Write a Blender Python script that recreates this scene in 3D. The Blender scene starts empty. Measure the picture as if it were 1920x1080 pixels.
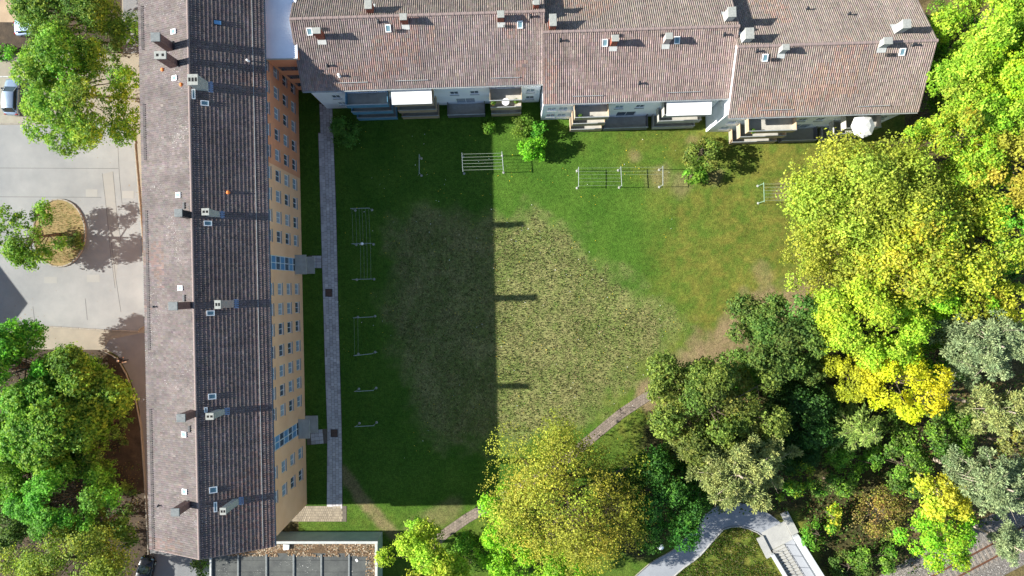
import bpy, math, random
import numpy as np
from mathutils import Vector, Matrix

# ------------------------------------------------------------------ camera, sky, sun, exposure
S = bpy.context.scene
COL = S.collection
H = 80.0            # flying height of the camera in metres
F = 1280.0          # focal length in photograph pixels (1920 wide)
cam_d = bpy.data.cameras.new('camera'); cam_d.sensor_width = 36.0; cam_d.lens = 24.0
cam_d.clip_end = 3000.0; cam_d.clip_start = 0.5
cam = bpy.data.objects.new('camera', cam_d); COL.objects.link(cam)
cam.location = (0, 0, H); cam.rotation_euler = (0, 0, 0); S.camera = cam

SUN_EL = math.radians(29.4)
SUN_AZ = math.radians(0.8)      # light travels towards +X, turned this far to +Y
world = bpy.data.worlds.new('World'); S.world = world; world.use_nodes = True
wn = world.node_tree.nodes; wl = world.node_tree.links
for n in list(wn): wn.remove(n)
sky = wn.new('ShaderNodeTexSky'); sky.sky_type = 'NISHITA'; sky.sun_disc = False
sky.sun_elevation = SUN_EL; sky.sun_rotation = math.radians(270) - SUN_AZ
sky.air_density = 1.0; sky.dust_density = 0.6
bgn = wn.new('ShaderNodeBackground'); bgn.inputs[1].default_value = 0.08
won = wn.new('ShaderNodeOutputWorld'); wl.new(sky.outputs[0], bgn.inputs[0]); wl.new(bgn.outputs[0], won.inputs[0])
sun_d = bpy.data.lights.new('sun', 'SUN'); sun_d.energy = 5.0; sun_d.angle = math.radians(0.5); sun_d.color = (1.0, 0.965, 0.90)
sun = bpy.data.objects.new('sun', sun_d); COL.objects.link(sun)
sdir = Vector((math.cos(SUN_EL)*math.cos(SUN_AZ), math.cos(SUN_EL)*math.sin(SUN_AZ), -math.sin(SUN_EL)))
sun.rotation_euler = sdir.to_track_quat('-Z', 'Y').to_euler(); sun.location = (-80, 0, 60)
S.view_settings.view_transform = 'Standard'; S.view_settings.look = 'None'
S.view_settings.gamma = 1.0; S.view_settings.exposure = 1.55

rng = np.random.default_rng(11); random.seed(5)

# ------------------------------------------------------------------ helpers
def P(u, v, z=0.0):
    k = (H - z)/F
    return Vector(((u-960)*k, (540-v)*k, z))
def lin(r, g, b, k=1.0):
    f = lambda c: (c/12.92 if c <= 0.04045 else ((c+0.055)/1.055)**2.4)*k
    return (f(r/255), f(g/255), f(b/255), 1.0)

class MB:
    def __init__(s): s.v = []; s.f = []
    def quad(s, a, b, c, d):
        n = len(s.v); s.v += [tuple(a), tuple(b), tuple(c), tuple(d)]; s.f.append((n, n+1, n+2, n+3)); return s
    def poly(s, pts):
        n = len(s.v); s.v += [tuple(p) for p in pts]; s.f.append(tuple(range(n, n+len(pts)))); return s
    def box(s, x0, x1, y0, y1, z0, z1, bev=0.0):
        n = len(s.v)
        if bev <= 0:
            s.v += [(x0,y0,z0),(x1,y0,z0),(x1,y1,z0),(x0,y1,z0),(x0,y0,z1),(x1,y0,z1),(x1,y1,z1),(x0,y1,z1)]
            s.f += [(n,n+3,n+2,n+1),(n+4,n+5,n+6,n+7),(n,n+1,n+5,n+4),(n+1,n+2,n+6,n+5),(n+2,n+3,n+7,n+6),(n+3,n,n+4,n+7)]
        else:
            b = bev
            def ring(i, z): return [(x0+i,y0+i,z),(x1-i,y0+i,z),(x1-i,y1-i,z),(x0+i,y1-i,z)]
            s.v += ring(0,z0)+ring(0,z1-b)+ring(b,z1)
            s.f += [(n,n+3,n+2,n+1),(n+8,n+9,n+10,n+11)]
            for r in (0, 4):
                for i in range(4):
                    j = (i+1) % 4; s.f.append((n+r+i,n+r+j,n+r+4+j,n+r+4+i))
        return s
    def prism(s, pts, z0, z1):                 # ccw outline in plan
        n = len(s.v); m = len(pts)
        s.v += [(p[0],p[1],z0) for p in pts]+[(p[0],p[1],z1) for p in pts]
        s.f.append(tuple(range(n+m-1, n-1, -1))); s.f.append(tuple(range(n+m, n+2*m)))
        for i in range(m):
            j = (i+1) % m; s.f.append((n+i, n+j, n+m+j, n+m+i))
        return s
    def tube(s, pts, rad, k=6, cap=True):
        pts = [Vector(p) for p in pts]; n0 = len(s.v)
        if not isinstance(rad, (list, tuple)): rad = [rad]*len(pts)
        for i, p in enumerate(pts):
            d = (pts[min(i+1, len(pts)-1)]-pts[max(i-1, 0)])
            d = d.normalized() if d.length > 1e-9 else Vector((0,0,1))
            a = d.cross(Vector((0,0,1)) if abs(d.z) < 0.9 else Vector((1,0,0))).normalized(); b = d.cross(a)
            for q in range(k):
                t = 2*math.pi*q/k; w = p+(a*math.cos(t)+b*math.sin(t))*rad[i]; s.v.append((w.x,w.y,w.z))
        for i in range(len(pts)-1):
            for q in range(k):
                r = (q+1) % k; s.f.append((n0+i*k+q, n0+i*k+r, n0+(i+1)*k+r, n0+(i+1)*k+q))
        if cap:
            s.f.append(tuple(n0+q for q in range(k-1, -1, -1))); e = n0+(len(pts)-1)*k; s.f.append(tuple(e+q for q in range(k)))
        return s
    def lathe(s, prof, k=16, c=(0,0,0)):
        n = len(s.v); m = len(prof)
        for i in range(k):
            t = 2*math.pi*i/k
            for (r, z) in prof: s.v.append((c[0]+r*math.cos(t), c[1]+r*math.sin(t), c[2]+z))
        for i in range(k):
            j = (i+1) % k
            for q in range(m-1): s.f.append((n+i*m+q, n+j*m+q, n+j*m+q+1, n+i*m+q+1))
        return s
    def mesh(s, name):
        me = bpy.data.meshes.new(name); me.from_pydata(s.v, [], s.f); me.update(); return me

def link(name, me, mat=None, parent=None, loc=None, rot=None, smooth=False):
    o = bpy.data.objects.new(name, me); COL.objects.link(o)
    if mat is not None and me is not None and len(me.materials) == 0:
        for m in (mat if isinstance(mat, (list, tuple)) else [mat]): me.materials.append(m)
    if parent is not None: o.parent = parent
    if loc is not None: o.location = loc
    if rot is not None: o.rotation_euler = rot
    if smooth:
        me.polygons.foreach_set('use_smooth', np.ones(len(me.polygons), bool))
    return o
def obj(name, mb, mat, parent=None, loc=None, rot=None, smooth=False):
    return link(name, mb.mesh(name), mat, parent, loc, rot, smooth)
def tag(o, label, cat, group=None, kind=None):
    o['label'] = label; o['category'] = cat
    if group: o['group'] = group
    if kind: o['kind'] = kind
    return o
def thing(name, label, cat, loc=(0,0,0), rotz=0.0, group=None):
    o = bpy.data.objects.new(name, None); COL.objects.link(o); o.location = loc; o.rotation_euler = (0,0,rotz)
    o.empty_display_size = 0.3
    return tag(o, label, cat, group)
def struct(o): o['kind'] = 'structure'; return o
def npmesh(name, V, Q, col=None):
    """V (n,3), Q (m,4) quads, col (n,3) point colours"""
    me = bpy.data.meshes.new(name); n = len(V); m = len(Q); k = Q.shape[1]
    me.vertices.add(n); me.vertices.foreach_set('co', np.ascontiguousarray(V, np.float32).ravel())
    me.loops.add(m*k); me.loops.foreach_set('vertex_index', np.ascontiguousarray(Q, np.int32).ravel())
    me.polygons.add(m); me.polygons.foreach_set('loop_start', np.arange(0, m*k, k, dtype=np.int32))
    if col is not None:
        a = me.color_attributes.new('col', 'FLOAT_COLOR', 'POINT')
        c4 = np.ones((n, 4), np.float32); c4[:, :3] = col; a.data.foreach_set('color', c4.ravel())
    me.polygons.foreach_set('use_smooth', np.zeros(m, bool)); me.update(calc_edges=True); me.validate(); return me

def lattice(seed, n=64):
    return np.random.default_rng(seed).random((n, n))
_L = [lattice(i) for i in range(8)]
def vnoise(x, y, sc, k=0):
    L = _L[k]; n = L.shape[0]; x = np.asarray(x)*sc+100.3; y = np.asarray(y)*sc+77.7
    xi = np.floor(x).astype(int); yi = np.floor(y).astype(int); fx = x-xi; fy = y-yi
    fx = fx*fx*(3-2*fx); fy = fy*fy*(3-2*fy)
    g = lambda a, b: L[a % n, b % n]
    return (g(xi,yi)*(1-fx)+g(xi+1,yi)*fx)*(1-fy)+(g(xi,yi+1)*(1-fx)+g(xi+1,yi+1)*fx)*fy
def fbm(x, y, sc, k=0):
    return (vnoise(x,y,sc,k)*0.5+vnoise(x,y,sc*2.1,k+1)*0.3+vnoise(x,y,sc*4.3,k+2)*0.2)
def sstep(a, b, x):
    t = np.clip((x-a)/(b-a), 0, 1); return t*t*(3-2*t)
def poly_sd(x, y, poly):                     # signed distance, negative inside
    x = np.asarray(x, float); y = np.asarray(y, float); d = np.full(x.shape, 1e9); ins = np.zeros(x.shape, bool)
    m = len(poly)
    for i in range(m):
        ax, ay = poly[i]; bx, by = poly[(i+1) % m]
        ex, ey = bx-ax, by-ay; t = np.clip(((x-ax)*ex+(y-ay)*ey)/(ex*ex+ey*ey+1e-9), 0, 1)
        d = np.minimum(d, np.hypot(x-ax-t*ex, y-ay-t*ey))
        c = ((ay > y) != (by > y)); xx = ax+(y-ay)/(by-ay+1e-12)*ex; ins ^= (c & (x < xx))
    return np.where(ins, -d, d)
def line_d(x, y, pl):
    d = np.full(np.shape(x), 1e9)
    for i in range(len(pl)-1):
        ax, ay = pl[i]; bx, by = pl[i+1]; ex, ey = bx-ax, by-ay
        t = np.clip(((x-ax)*ex+(y-ay)*ey)/(ex*ex+ey*ey+1e-9), 0, 1)
        d = np.minimum(d, np.hypot(x-ax-t*ex, y-ay-t*ey))
    return d

# ------------------------------------------------------------------ materials
MATS = {}
def mat(name, c, c2=None, scale=3.0, rough=0.8, metal=0.0, bump=0.0, bscale=30.0, spec=0.3, spots=None, attr=False, stretch=None):
    """procedural surface: two colours mixed by noise, optional pale spots, optional vertex tint"""
    m = bpy.data.materials.new(name); m.use_nodes = True; nt = m.node_tree; N = nt.nodes; Lk = nt.links
    b = N['Principled BSDF']; b.inputs['Roughness'].default_value = rough; b.inputs['Metallic'].default_value = metal
    b.inputs['Specular IOR Level'].default_value = spec
    tc = N.new('ShaderNodeTexCoord'); src = tc.outputs['Object']
    if stretch:
        mp = N.new('ShaderNodeMapping'); mp.inputs['Scale'].default_value = stretch; Lk.new(src, mp.inputs[0]); src = mp.outputs[0]
    c2 = c2 or tuple(x*0.75 for x in c[:3])+(1,)
    nz = N.new('ShaderNodeTexNoise'); nz.inputs['Scale'].default_value = scale; nz.inputs['Detail'].default_value = 8; nz.inputs['Roughness'].default_value = 0.65
    Lk.new(src, nz.inputs['Vector'])
    cr = N.new('ShaderNodeValToRGB'); cr.color_ramp.elements[0].position = 0.32; cr.color_ramp.elements[1].position = 0.68
    cr.color_ramp.elements[0].color = c2; cr.color_ramp.elements[1].color = c; Lk.new(nz.outputs[0], cr.inputs[0])
    out = cr.outputs[0]
    if attr:
        at = N.new('ShaderNodeVertexColor'); at.layer_name = 'col'
        mx = N.new('ShaderNodeMix'); mx.data_type = 'RGBA'; mx.blend_type = 'MULTIPLY'; mx.inputs[0].default_value = 1.0
        Lk.new(out, mx.inputs[6]); Lk.new(at.outputs[0], mx.inputs[7]); out = mx.outputs[2]
    if spots:
        (sc, thr, colr, mscale, mthr) = spots
        n2 = N.new('ShaderNodeTexNoise'); n2.inputs['Scale'].default_value = sc; n2.inputs['Detail'].default_value = 2; Lk.new(src, n2.inputs['Vector'])
        n3 = N.new('ShaderNodeTexNoise'); n3.inputs['Scale'].default_value = mscale; n3.inputs['Detail'].default_value = 3; Lk.new(src, n3.inputs['Vector'])
        ad = N.new('ShaderNodeMath'); ad.operation = 'MULTIPLY_ADD'; ad.inputs[1].default_value = mthr; Lk.new(n3.outputs[0], ad.inputs[0]); Lk.new(n2.outputs[0], ad.inputs[2])
        r2 = N.new('ShaderNodeValToRGB'); r2.color_ramp.elements[0].position = thr; r2.color_ramp.elements[1].position = thr+0.04
        Lk.new(ad.outputs[0], r2.inputs[0])
        m2 = N.new('ShaderNodeMix'); m2.data_type = 'RGBA'; Lk.new(r2.outputs[0], m2.inputs[0]); Lk.new(out, m2.inputs[6]); m2.inputs[7].default_value = colr; out = m2.outputs[2]
    Lk.new(out, b.inputs['Base Color'])
    if bump > 0:
        nb = N.new('ShaderNodeTexNoise'); nb.inputs['Scale'].default_value = bscale; nb.inputs['Detail'].default_value = 6; Lk.new(src, nb.inputs['Vector'])
        bp = N.new('ShaderNodeBump'); bp.inputs['Strength'].default_value = bump; bp.inputs['Distance'].default_value = 0.05
        Lk.new(nb.outputs[0], bp.inputs['Height']); Lk.new(bp.outputs[0], b.inputs['Normal'])
    MATS[name] = m; return m

def leaf_mat(name, trans=0.46):
    m = bpy.data.materials.new(name); m.use_nodes = True; nt = m.node_tree; N = nt.nodes; Lk = nt.links
    b = N['Principled BSDF']; b.inputs['Roughness'].default_value = 0.6; b.inputs['Specular IOR Level'].default_value = 0.25
    at = N.new('ShaderNodeVertexColor'); at.layer_name = 'col'
    Lk.new(at.outputs[0], b.inputs['Base Color'])
    tr = N.new('ShaderNodeBsdfTranslucent'); hs = N.new('ShaderNodeHueSaturation'); hs.inputs['Saturation'].default_value = 1.0; hs.inputs['Value'].default_value = 1.15
    Lk.new(at.outputs[0], hs.inputs['Color']); Lk.new(hs.outputs[0], tr.inputs[0])
    mx = N.new('ShaderNodeMixShader'); mx.inputs[0].default_value = trans
    Lk.new(b.outputs[0], mx.inputs[1]); Lk.new(tr.outputs[0], mx.inputs[2]); Lk.new(mx.outputs[0], N['Material Output'].inputs[0])
    return m
LEAF = leaf_mat('leaf'); BLADE = leaf_mat('grass_blade', 0.22); NEEDLE = leaf_mat('needle', 0.22)

def attr_mat(name, rough=0.9, nscale=6.0, var=0.35, bump=0.5, bscale=25.0, fine=14.0, fvar=0.5):
    """ground whose tints are stored per vertex, broken up by two noises"""
    m = bpy.data.materials.new(name); m.use_nodes = True; nt = m.node_tree; N = nt.nodes; Lk = nt.links
    b = N['Principled BSDF']; b.inputs['Roughness'].default_value = rough; b.inputs['Specular IOR Level'].default_value = 0.1
    at = N.new('ShaderNodeVertexColor'); at.layer_name = 'col'; tc = N.new('ShaderNodeTexCoord'); out = at.outputs[0]
    for sc, va in ((nscale, var), (fine, fvar)):
        nz = N.new('ShaderNodeTexNoise'); nz.inputs['Scale'].default_value = sc; nz.inputs['Detail'].default_value = 5; Lk.new(tc.outputs['Object'], nz.inputs['Vector'])
        mr = N.new('ShaderNodeMapRange'); mr.inputs[1].default_value = 0.3; mr.inputs[2].default_value = 0.7; mr.inputs[3].default_value = 1-va; mr.inputs[4].default_value = 1+va
        Lk.new(nz.outputs[0], mr.inputs[0])
        mx = N.new('ShaderNodeMix'); mx.data_type = 'RGBA'; mx.blend_type = 'MULTIPLY'; mx.inputs[0].default_value = 1.0
        Lk.new(out, mx.inputs[6]); Lk.new(mr.outputs[0], mx.inputs[7]); out = mx.outputs[2]
    Lk.new(out, b.inputs['Base Color'])
    nb = N.new('ShaderNodeTexNoise'); nb.inputs['Scale'].default_value = bscale; nb.inputs['Detail'].default_value = 5; Lk.new(tc.outputs['Object'], nb.inputs['Vector'])
    bp = N.new('ShaderNodeBump'); bp.inputs['Strength'].default_value = bump; bp.inputs['Distance'].default_value = 0.06
    Lk.new(nb.outputs[0], bp.inputs['Height']); Lk.new(bp.outputs[0], b.inputs['Normal'])
    return m

M_tileN = mat('clay_tile_brown', lin(132,119,113), lin(112,101,96), 1.2, 0.8, attr=True, bump=0.3, bscale=40, spots=(9.0, 0.93, lin(200,192,180), 0.5, 0.35))
M_tileL = mat('concrete_tile_weathered', lin(104,96,93), lin(87,80,78), 0.9, 0.85, attr=True, bump=0.3, bscale=40, spots=(10.0, 0.90, lin(160,157,153), 0.30, 0.40))
M_ridge = mat('ridge_clay', lin(134,117,111), lin(114,102,98), 2.0, 0.8, spots=(5.0, 0.88, lin(176,169,162), 0.6, 0.35))
M_brick = mat('brick_red', lin(150,84,62), lin(112,62,50), 6.0, 0.85, bump=0.4)
M_brickd = mat('brick_brown', lin(126,96,88), lin(96,74,70), 6.0, 0.85, bump=0.4)
M_cap = mat('cap_concrete', lin(146,147,139), lin(122,124,119), 5.0, 0.85, bump=0.3)
M_capd = mat('cap_slate', lin(112,116,114), lin(88,92,92), 5.0, 0.7)
M_clad = mat('chimney_render_white', lin(168,169,163), lin(142,144,140), 4.0, 0.7)
M_cladr = mat('chimney_render_rust', lin(170,140,130), lin(150,150,150), 2.0, 0.7)
M_flue = mat('flue_soot', lin(18,17,16), lin(10,10,10), 5.0, 0.9)
M_flash = mat('lead_flashing', lin(132,146,168), lin(112,124,142), 3.0, 0.45, metal=0.5)
M_zinc = mat('zinc_gutter', lin(176,180,178), lin(150,154,152), 3.0, 0.45, metal=0.5)
M_galv = mat('galvanised_steel', lin(158,166,162), lin(132,140,137), 8.0, 0.5, metal=0.35)
M_galvg = mat('green_painted_steel', lin(130,160,136), lin(104,132,112), 8.0, 0.5)
M_wire = mat('line_wire', lin(150,160,142), lin(130,140,122), 8.0, 0.6)
M_dark = mat('dark_metal', lin(52,54,58), lin(36,38,42), 4.0, 0.5, metal=0.3)
M_glass = mat('window_glass', lin(70,90,104), lin(50,66,80), 0.6, 0.08, spec=0.8)
M_glassr = mat('rooflight_glass', lin(110,140,146), lin(84,110,118), 1.5, 0.15, spec=0.7)
M_frame = mat('window_frame_white', lin(226,228,226), lin(204,208,208), 3.0, 0.5)
M_blue = mat('stairwell_blue', lin(104,150,186), lin(86,130,168), 1.0, 0.45)
M_peach = mat('render_peach', lin(244,192,150), lin(232,176,134), 0.35, 0.9, bump=0.2, bscale=60)
M_orange = mat('render_orange', lin(230,158,118), lin(216,140,102), 0.35, 0.9, bump=0.2, bscale=60)
M_white = mat('render_white', lin(238,240,242), lin(224,228,232), 0.4, 0.9, bump=0.2, bscale=60)
M_awn = mat('awning_canvas', lin(206,205,201), lin(194,193,190), 2.0, 0.8)
M_awnt = mat('awning_terracotta', lin(206,160,132), lin(190,140,114), 2.0, 0.8)
M_balc = mat('balcony_concrete', lin(170,166,156), lin(146,144,136), 1.5, 0.85)
M_balcb = mat('balcony_panel_blue', lin(96,142,168), lin(82,124,150), 1.5, 0.5)
M_balcd = mat('balcony_panel_grey', lin(104,104,106), lin(86,86,90), 1.5, 0.6)
M_balct = mat('balcony_panel_tan', lin(170,150,122), lin(148,130,106), 1.5, 0.7)
M_memb = mat('roof_membrane_white', lin(222,226,230), lin(204,210,218), 0.5, 0.6)
M_felt = mat('roof_felt', lin(82,84,80), lin(60,62,61), 0.9, 0.9, bump=0.3, spots=(9.0, 0.90, lin(190,188,180), 0.8, 0.35))
M_litter = mat('leaf_litter', lin(104,84,60), lin(60,46,34), 9.0, 0.95, bump=0.9, bscale=18)
M_coping = mat('coping_zinc', lin(170,171,166), lin(152,154,150), 2.0, 0.5)
M_annex = mat('annex_panel', lin(156,176,168), lin(136,156,152), 0.8, 0.55)
M_asph = mat('asphalt_pale', lin(132,133,130), lin(114,116,115), 0.22, 0.92, bump=0.35, bscale=60, spots=(2.2, 0.93, lin(120,112,98), 0.2, 0.4))
M_asphd = mat('asphalt_path', lin(118,119,119), lin(102,103,104), 0.3, 0.92, bump=0.3, bscale=60)
M_beige = mat('pavement_beige', lin(136,129,114), lin(122,116,103), 0.5, 0.92, bump=0.3, bscale=40, spots=(3.0, 0.92, lin(112,98,78), 0.3, 0.4))
M_slab = mat('paving_slab', lin(182,178,176), lin(160,158,158), 1.6, 0.9, attr=True, bump=0.4)
M_joint = mat('joint_earth', lin(60,56,46), lin(40,38,32), 4.0, 0.95)
M_kerb = mat('kerb_concrete', lin(144,140,130), lin(120,114,102), 2.5, 0.9, bump=0.3)
M_jointp = mat('joint_sand', lin(100,93,82), lin(84,78,68), 4.0, 0.95)
M_crack = mat('tar_joint', lin(88,88,84), lin(74,74,71), 4.0, 0.9)
M_patch = mat('asphalt_patch', lin(132,132,127), lin(126,126,121), 0.6, 0.92, bump=0.3, bscale=60)
M_soil = mat('bed_soil', lin(74,62,48), lin(44,37,29), 0.9, 0.95, bump=0.8, bscale=8)
M_island = mat('island_soil', lin(142,120,84), lin(96,92,52), 1.4, 0.95, bump=0.8, bscale=10)
M_sand = mat('pale_ground', lin(158,138,112), lin(142,122,98), 0.6, 0.9)
M_bark = mat('bark', lin(104,92,76), lin(66,56,46), 5.0, 0.95, bump=0.8, bscale=14)
M_barkp = mat('bark_pale', lin(176,164,146), lin(130,116,100), 5.0, 0.95, bump=0.6, bscale=14)
M_conc = mat('concrete_pale', lin(156,155,149), lin(140,139,134), 0.8, 0.85, bump=0.2)
M_concw = mat('concrete_white', lin(160,164,166), lin(144,149,152), 0.6, 0.75)
M_ballast = mat('ballast', lin(128,122,113), lin(74,70,64), 5.0, 0.95, bump=1.0, bscale=9)
M_rail = mat('rail_rust', lin(120,84,62), lin(90,62,48), 3.0, 0.6, metal=0.4)
M_sleep = mat('sleeper', lin(132,122,110), lin(106,98,88), 2.0, 0.9)
M_terra = mat('terracotta', lin(226,130,60), lin(196,100,50), 4.0, 0.7)
M_rust = mat('rusty_cover', lin(96,74,62), lin(70,56,50), 4.0, 0.8)
M_globe = mat('lamp_globe', lin(232,236,236), lin(222,226,228), 4.0, 0.3)
M_carp = mat('car_paint_silver', lin(156,172,184), lin(150,166,180), 1.0, 0.25, metal=0.6, spec=0.6)
M_carb = mat('car_paint_lightblue', lin(176,194,224), lin(170,188,220), 1.0, 0.25, metal=0.3, spec=0.6)
M_cark = mat('car_paint_black', lin(24,26,32), lin(20,22,28), 1.0, 0.2, metal=0.2, spec=0.6)
M_carg = mat('car_glass', lin(36,48,48), lin(28,38,40), 1.0, 0.06, spec=0.9)
M_tyre = mat('tyre_rubber', lin(28,28,28), lin(20,20,20), 4.0, 0.9)
M_lampr = mat('tail_lamp', lin(150,30,26), lin(120,24,22), 4.0, 0.3)
M_cloth = mat('dark_clothes', lin(30,30,38), lin(22,22,30), 6.0, 0.9)
M_skin = mat('skin', lin(206,164,138), lin(196,150,124), 6.0, 0.6)
M_hair = mat('pale_hat', lin(216,206,190), lin(196,186,172), 8.0, 0.9)
M_bag = mat('white_bag', lin(222,218,210), lin(206,202,196), 6.0, 0.8)
M_pvc = mat('pvc_white', lin(226,226,220), lin(210,210,206), 5.0, 0.5)

# ------------------------------------------------------------------ ground
def ground_col(x, y):
    n = fbm(x, y, 0.12, 0); n2 = fbm(x, y, 0.6, 3)
    a = np.array(lin(74,78,44)[:3]); b = np.array(lin(92,74,52)[:3])
    t = sstep(0.35, 0.65, n)[..., None]; return (a*(1-t)+b*t)*(0.7+0.6*n2[..., None])
def grid_sheet(x0, x1, y0, y1, step, colf, zf):
    nx = int((x1-x0)/step)+1; ny = int((y1-y0)/step)+1
    X, Y = np.meshgrid(np.linspace(x0, x1, nx), np.linspace(y0, y1, ny))
    V = np.stack([X, Y, zf(X, Y)], -1).reshape(-1, 3); C = colf(X, Y).reshape(-1, 3)
    i = np.arange(ny-1)[:, None]*nx+np.arange(nx-1)[None, :]
    Q = np.stack([i, i+1, i+nx+1, i+nx], -1).reshape(-1, 4); return V, Q, C
M_ground = attr_mat('ground_earth', nscale=1.2, var=0.35, fine=6.0, fvar=0.4, bump=0.8, bscale=8)
V, Q, C = grid_sheet(-1200, 1200, -1200, 1200, 40.0, ground_col, lambda X, Y: X*0-0.02)
struct(link('ground', npmesh('ground', V, Q, C), M_ground))

def flat(name, px, z, m, kind='structure', edge=0.0):
    pts = [P(u, v) for u, v in px]
    a = sum(pts[i].x*pts[(i+1) % len(pts)].y-pts[(i+1) % len(pts)].x*pts[i].y for i in range(len(pts)))
    if a < 0: pts.reverse()
    mb = MB()
    if edge: mb.prism([(p.x, p.y) for p in pts], z-edge, z)
    else: mb.poly([(p.x, p.y, z) for p in pts])
    o = obj(name, mb, m); o['kind'] = kind; return o

# lawn with dry uncut patch, worn places and mossy yellow margin (colours belong to the ground itself)
DRY = [(735,410),(800,396),(930,398),(1010,400),(1062,426),(1110,470),(1170,522),(1232,570),(1272,606),(1250,650),(1200,705),(1130,772),(1060,802),(930,835),(830,835),(770,760),(735,640),(722,520)]
WORN = [(1196,744),(1226,690),(1290,652),(1345,596),(1400,562),(1490,532),(1560,535),(1490,610),(1400,668),(1290,735),(1225,775)]
TRAIL = [(640,880),(690,948),(716,978),(742,1006)]
TRAIL2 = [(780,990),(830,962),(850,950)]
BARE = [(1195,292,14),(1465,358,22),(1430,510,25),(1300,262,18),(1010,285,9),(1560,330,40),(1240,330,30),(1275,345,26),(1340,330,16),(1395,545,16)]
def lawn_w(x, y):
    u = 960+16*x; v = 540-16*y; j = (fbm(x, y, 0.5, 1)-0.5)
    dry = 1-sstep(-34, 22, poly_sd(u, v, DRY)+j*80)
    worn = 1-sstep(-16, 14, poly_sd(u, v, WORN)+j*60)
    tr = (1-sstep(6, 15, line_d(u, v, TRAIL)+j*14))*0.8
    tr = np.maximum(tr, (1-sstep(8, 26, line_d(u, v, TRAIL2)+j*20))*0.5)
    for bu, bv, br in BARE: tr = np.maximum(tr, (1-sstep(0.3, 1.2, np.hypot(u-bu, v-bv)/br+j*1.4))*0.55)
    yel = sstep(1080, 1420, u+(fbm(x, y, 0.16, 4)-0.5)*500)*0.9
    yel = np.maximum(yel, sstep(930, 980, v)*0.25)
    return dry, worn, tr, yel
cG = np.array(lin(82,132,40)[:3])*0.40; cG2 = np.array(lin(104,138,50)[:3])*0.40
cD = np.array(lin(180,170,116)[:3])*0.50; cD2 = np.array(lin(126,146,72)[:3])*0.48
cY = np.array(lin(150,144,66)[:3])*0.44; cW = np.array(lin(170,148,112)[:3])*0.42
cF = np.array(lin(86,74,54)[:3])*0.42; cF2 = np.array(lin(92,98,52)[:3])*0.42
ZONE = [(1225,800),(1290,740),(1400,680),(1540,590),(1560,300),(1740,230),(1800,-40),(2000,-40),(2000,900),(1800,1010),(1700,1090),(1560,1095),(1500,960),(1320,960),(1200,1040),(1120,960)]
def lawn_col(x, y):
    dry, worn, tr, yel = lawn_w(x, y); n = fbm(x, y, 0.35, 2)[..., None]; m = fbm(x, y, 1.3, 5)[..., None]
    c = cG*(1-n)+cG2*n
    yy = (yel[..., None]*(0.25+0.75*sstep(0.15, 0.8, m))).clip(0, 1); c = c*(1-yy)+cY*yy
    k = 0.2+0.6*sstep(0.28, 0.72, m*0.6+fbm(x, y, 0.25, 0)[..., None]*0.4); d = cD*k+cD2*(1-k); c = c*(1-dry[..., None]*0.85)+d*dry[..., None]*0.85
    w = np.maximum(worn, tr)[..., None]*(0.65+0.5*m).clip(0, 1); c = c*(1-w)+cW*w
    wd = (1-sstep(-10, 14, poly_sd(960+16*x, 540-16*y, ZONE)+(n[..., 0]-0.5)*60))[..., None]; c = c*(1-wd)+(cF*(1-m)+cF2*m)*wd
    return c*(0.82+0.36*n)
M_lawn = attr_mat('lawn', nscale=2.2, var=0.22, fine=7.0, fvar=0.34, bump=0.9, bscale=11)
V, Q, C = grid_sheet(-25, 46, -34, 23.0, 0.28, lawn_col, lambda X, Y: 0.012+0.03*fbm(X, Y, 0.4, 3))
struct(link('lawn', npmesh('lawn', V, Q, C), M_lawn))

# ------------------------------------------------------------------ west side: car park, pavements, beds
flat('pavement', [(-260,60),(228,60),(228,-300),(396,-300),(396,1150),(262,1150),(262,660),(-260,660)], 0.012, M_beige)
flat('car_park', [(-260,232),(232,232),(246,243),(252,262),(258,330),(266,430),(272,520),(273,600),(268,613),(255,621),(200,619),(100,613),(-260,604)], 0.016, M_asph)
flat('path', [(196,652),(205,637),(262,625),(400,610),(400,1200),(284,1200),(281,1000),(275,900),(268,800),(257,745),(240,700),(222,668)], 0.020, M_asphd)
flat('path', [(231,-300),(231,100),(262,100),(300,-300)], 0.020, M_asphd)
flat('parking_bay', [(-260,145),(70,145),(78,234),(-260,234)], 0.020, mat('grid_paver', lin(142,138,124), lin(124,120,106), 1.0, 0.95, bump=0.3))
flat('planting_bed', [(-300,655),(110,655),(190,656),(220,672),(237,702),(254,747),(264,800),(271,900),(277,1000),(280,1200),(-300,1200)], 0.030, M_soil)
flat('planting_bed', [(-300,-300),(228,-300),(228,100),(130,100),(-300,106)], 0.030, M_soil)
flat('courtyard_floor', [(-300,-300),(60,-300),(50,42),(-300,40)], 0.034, M_sand)
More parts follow.
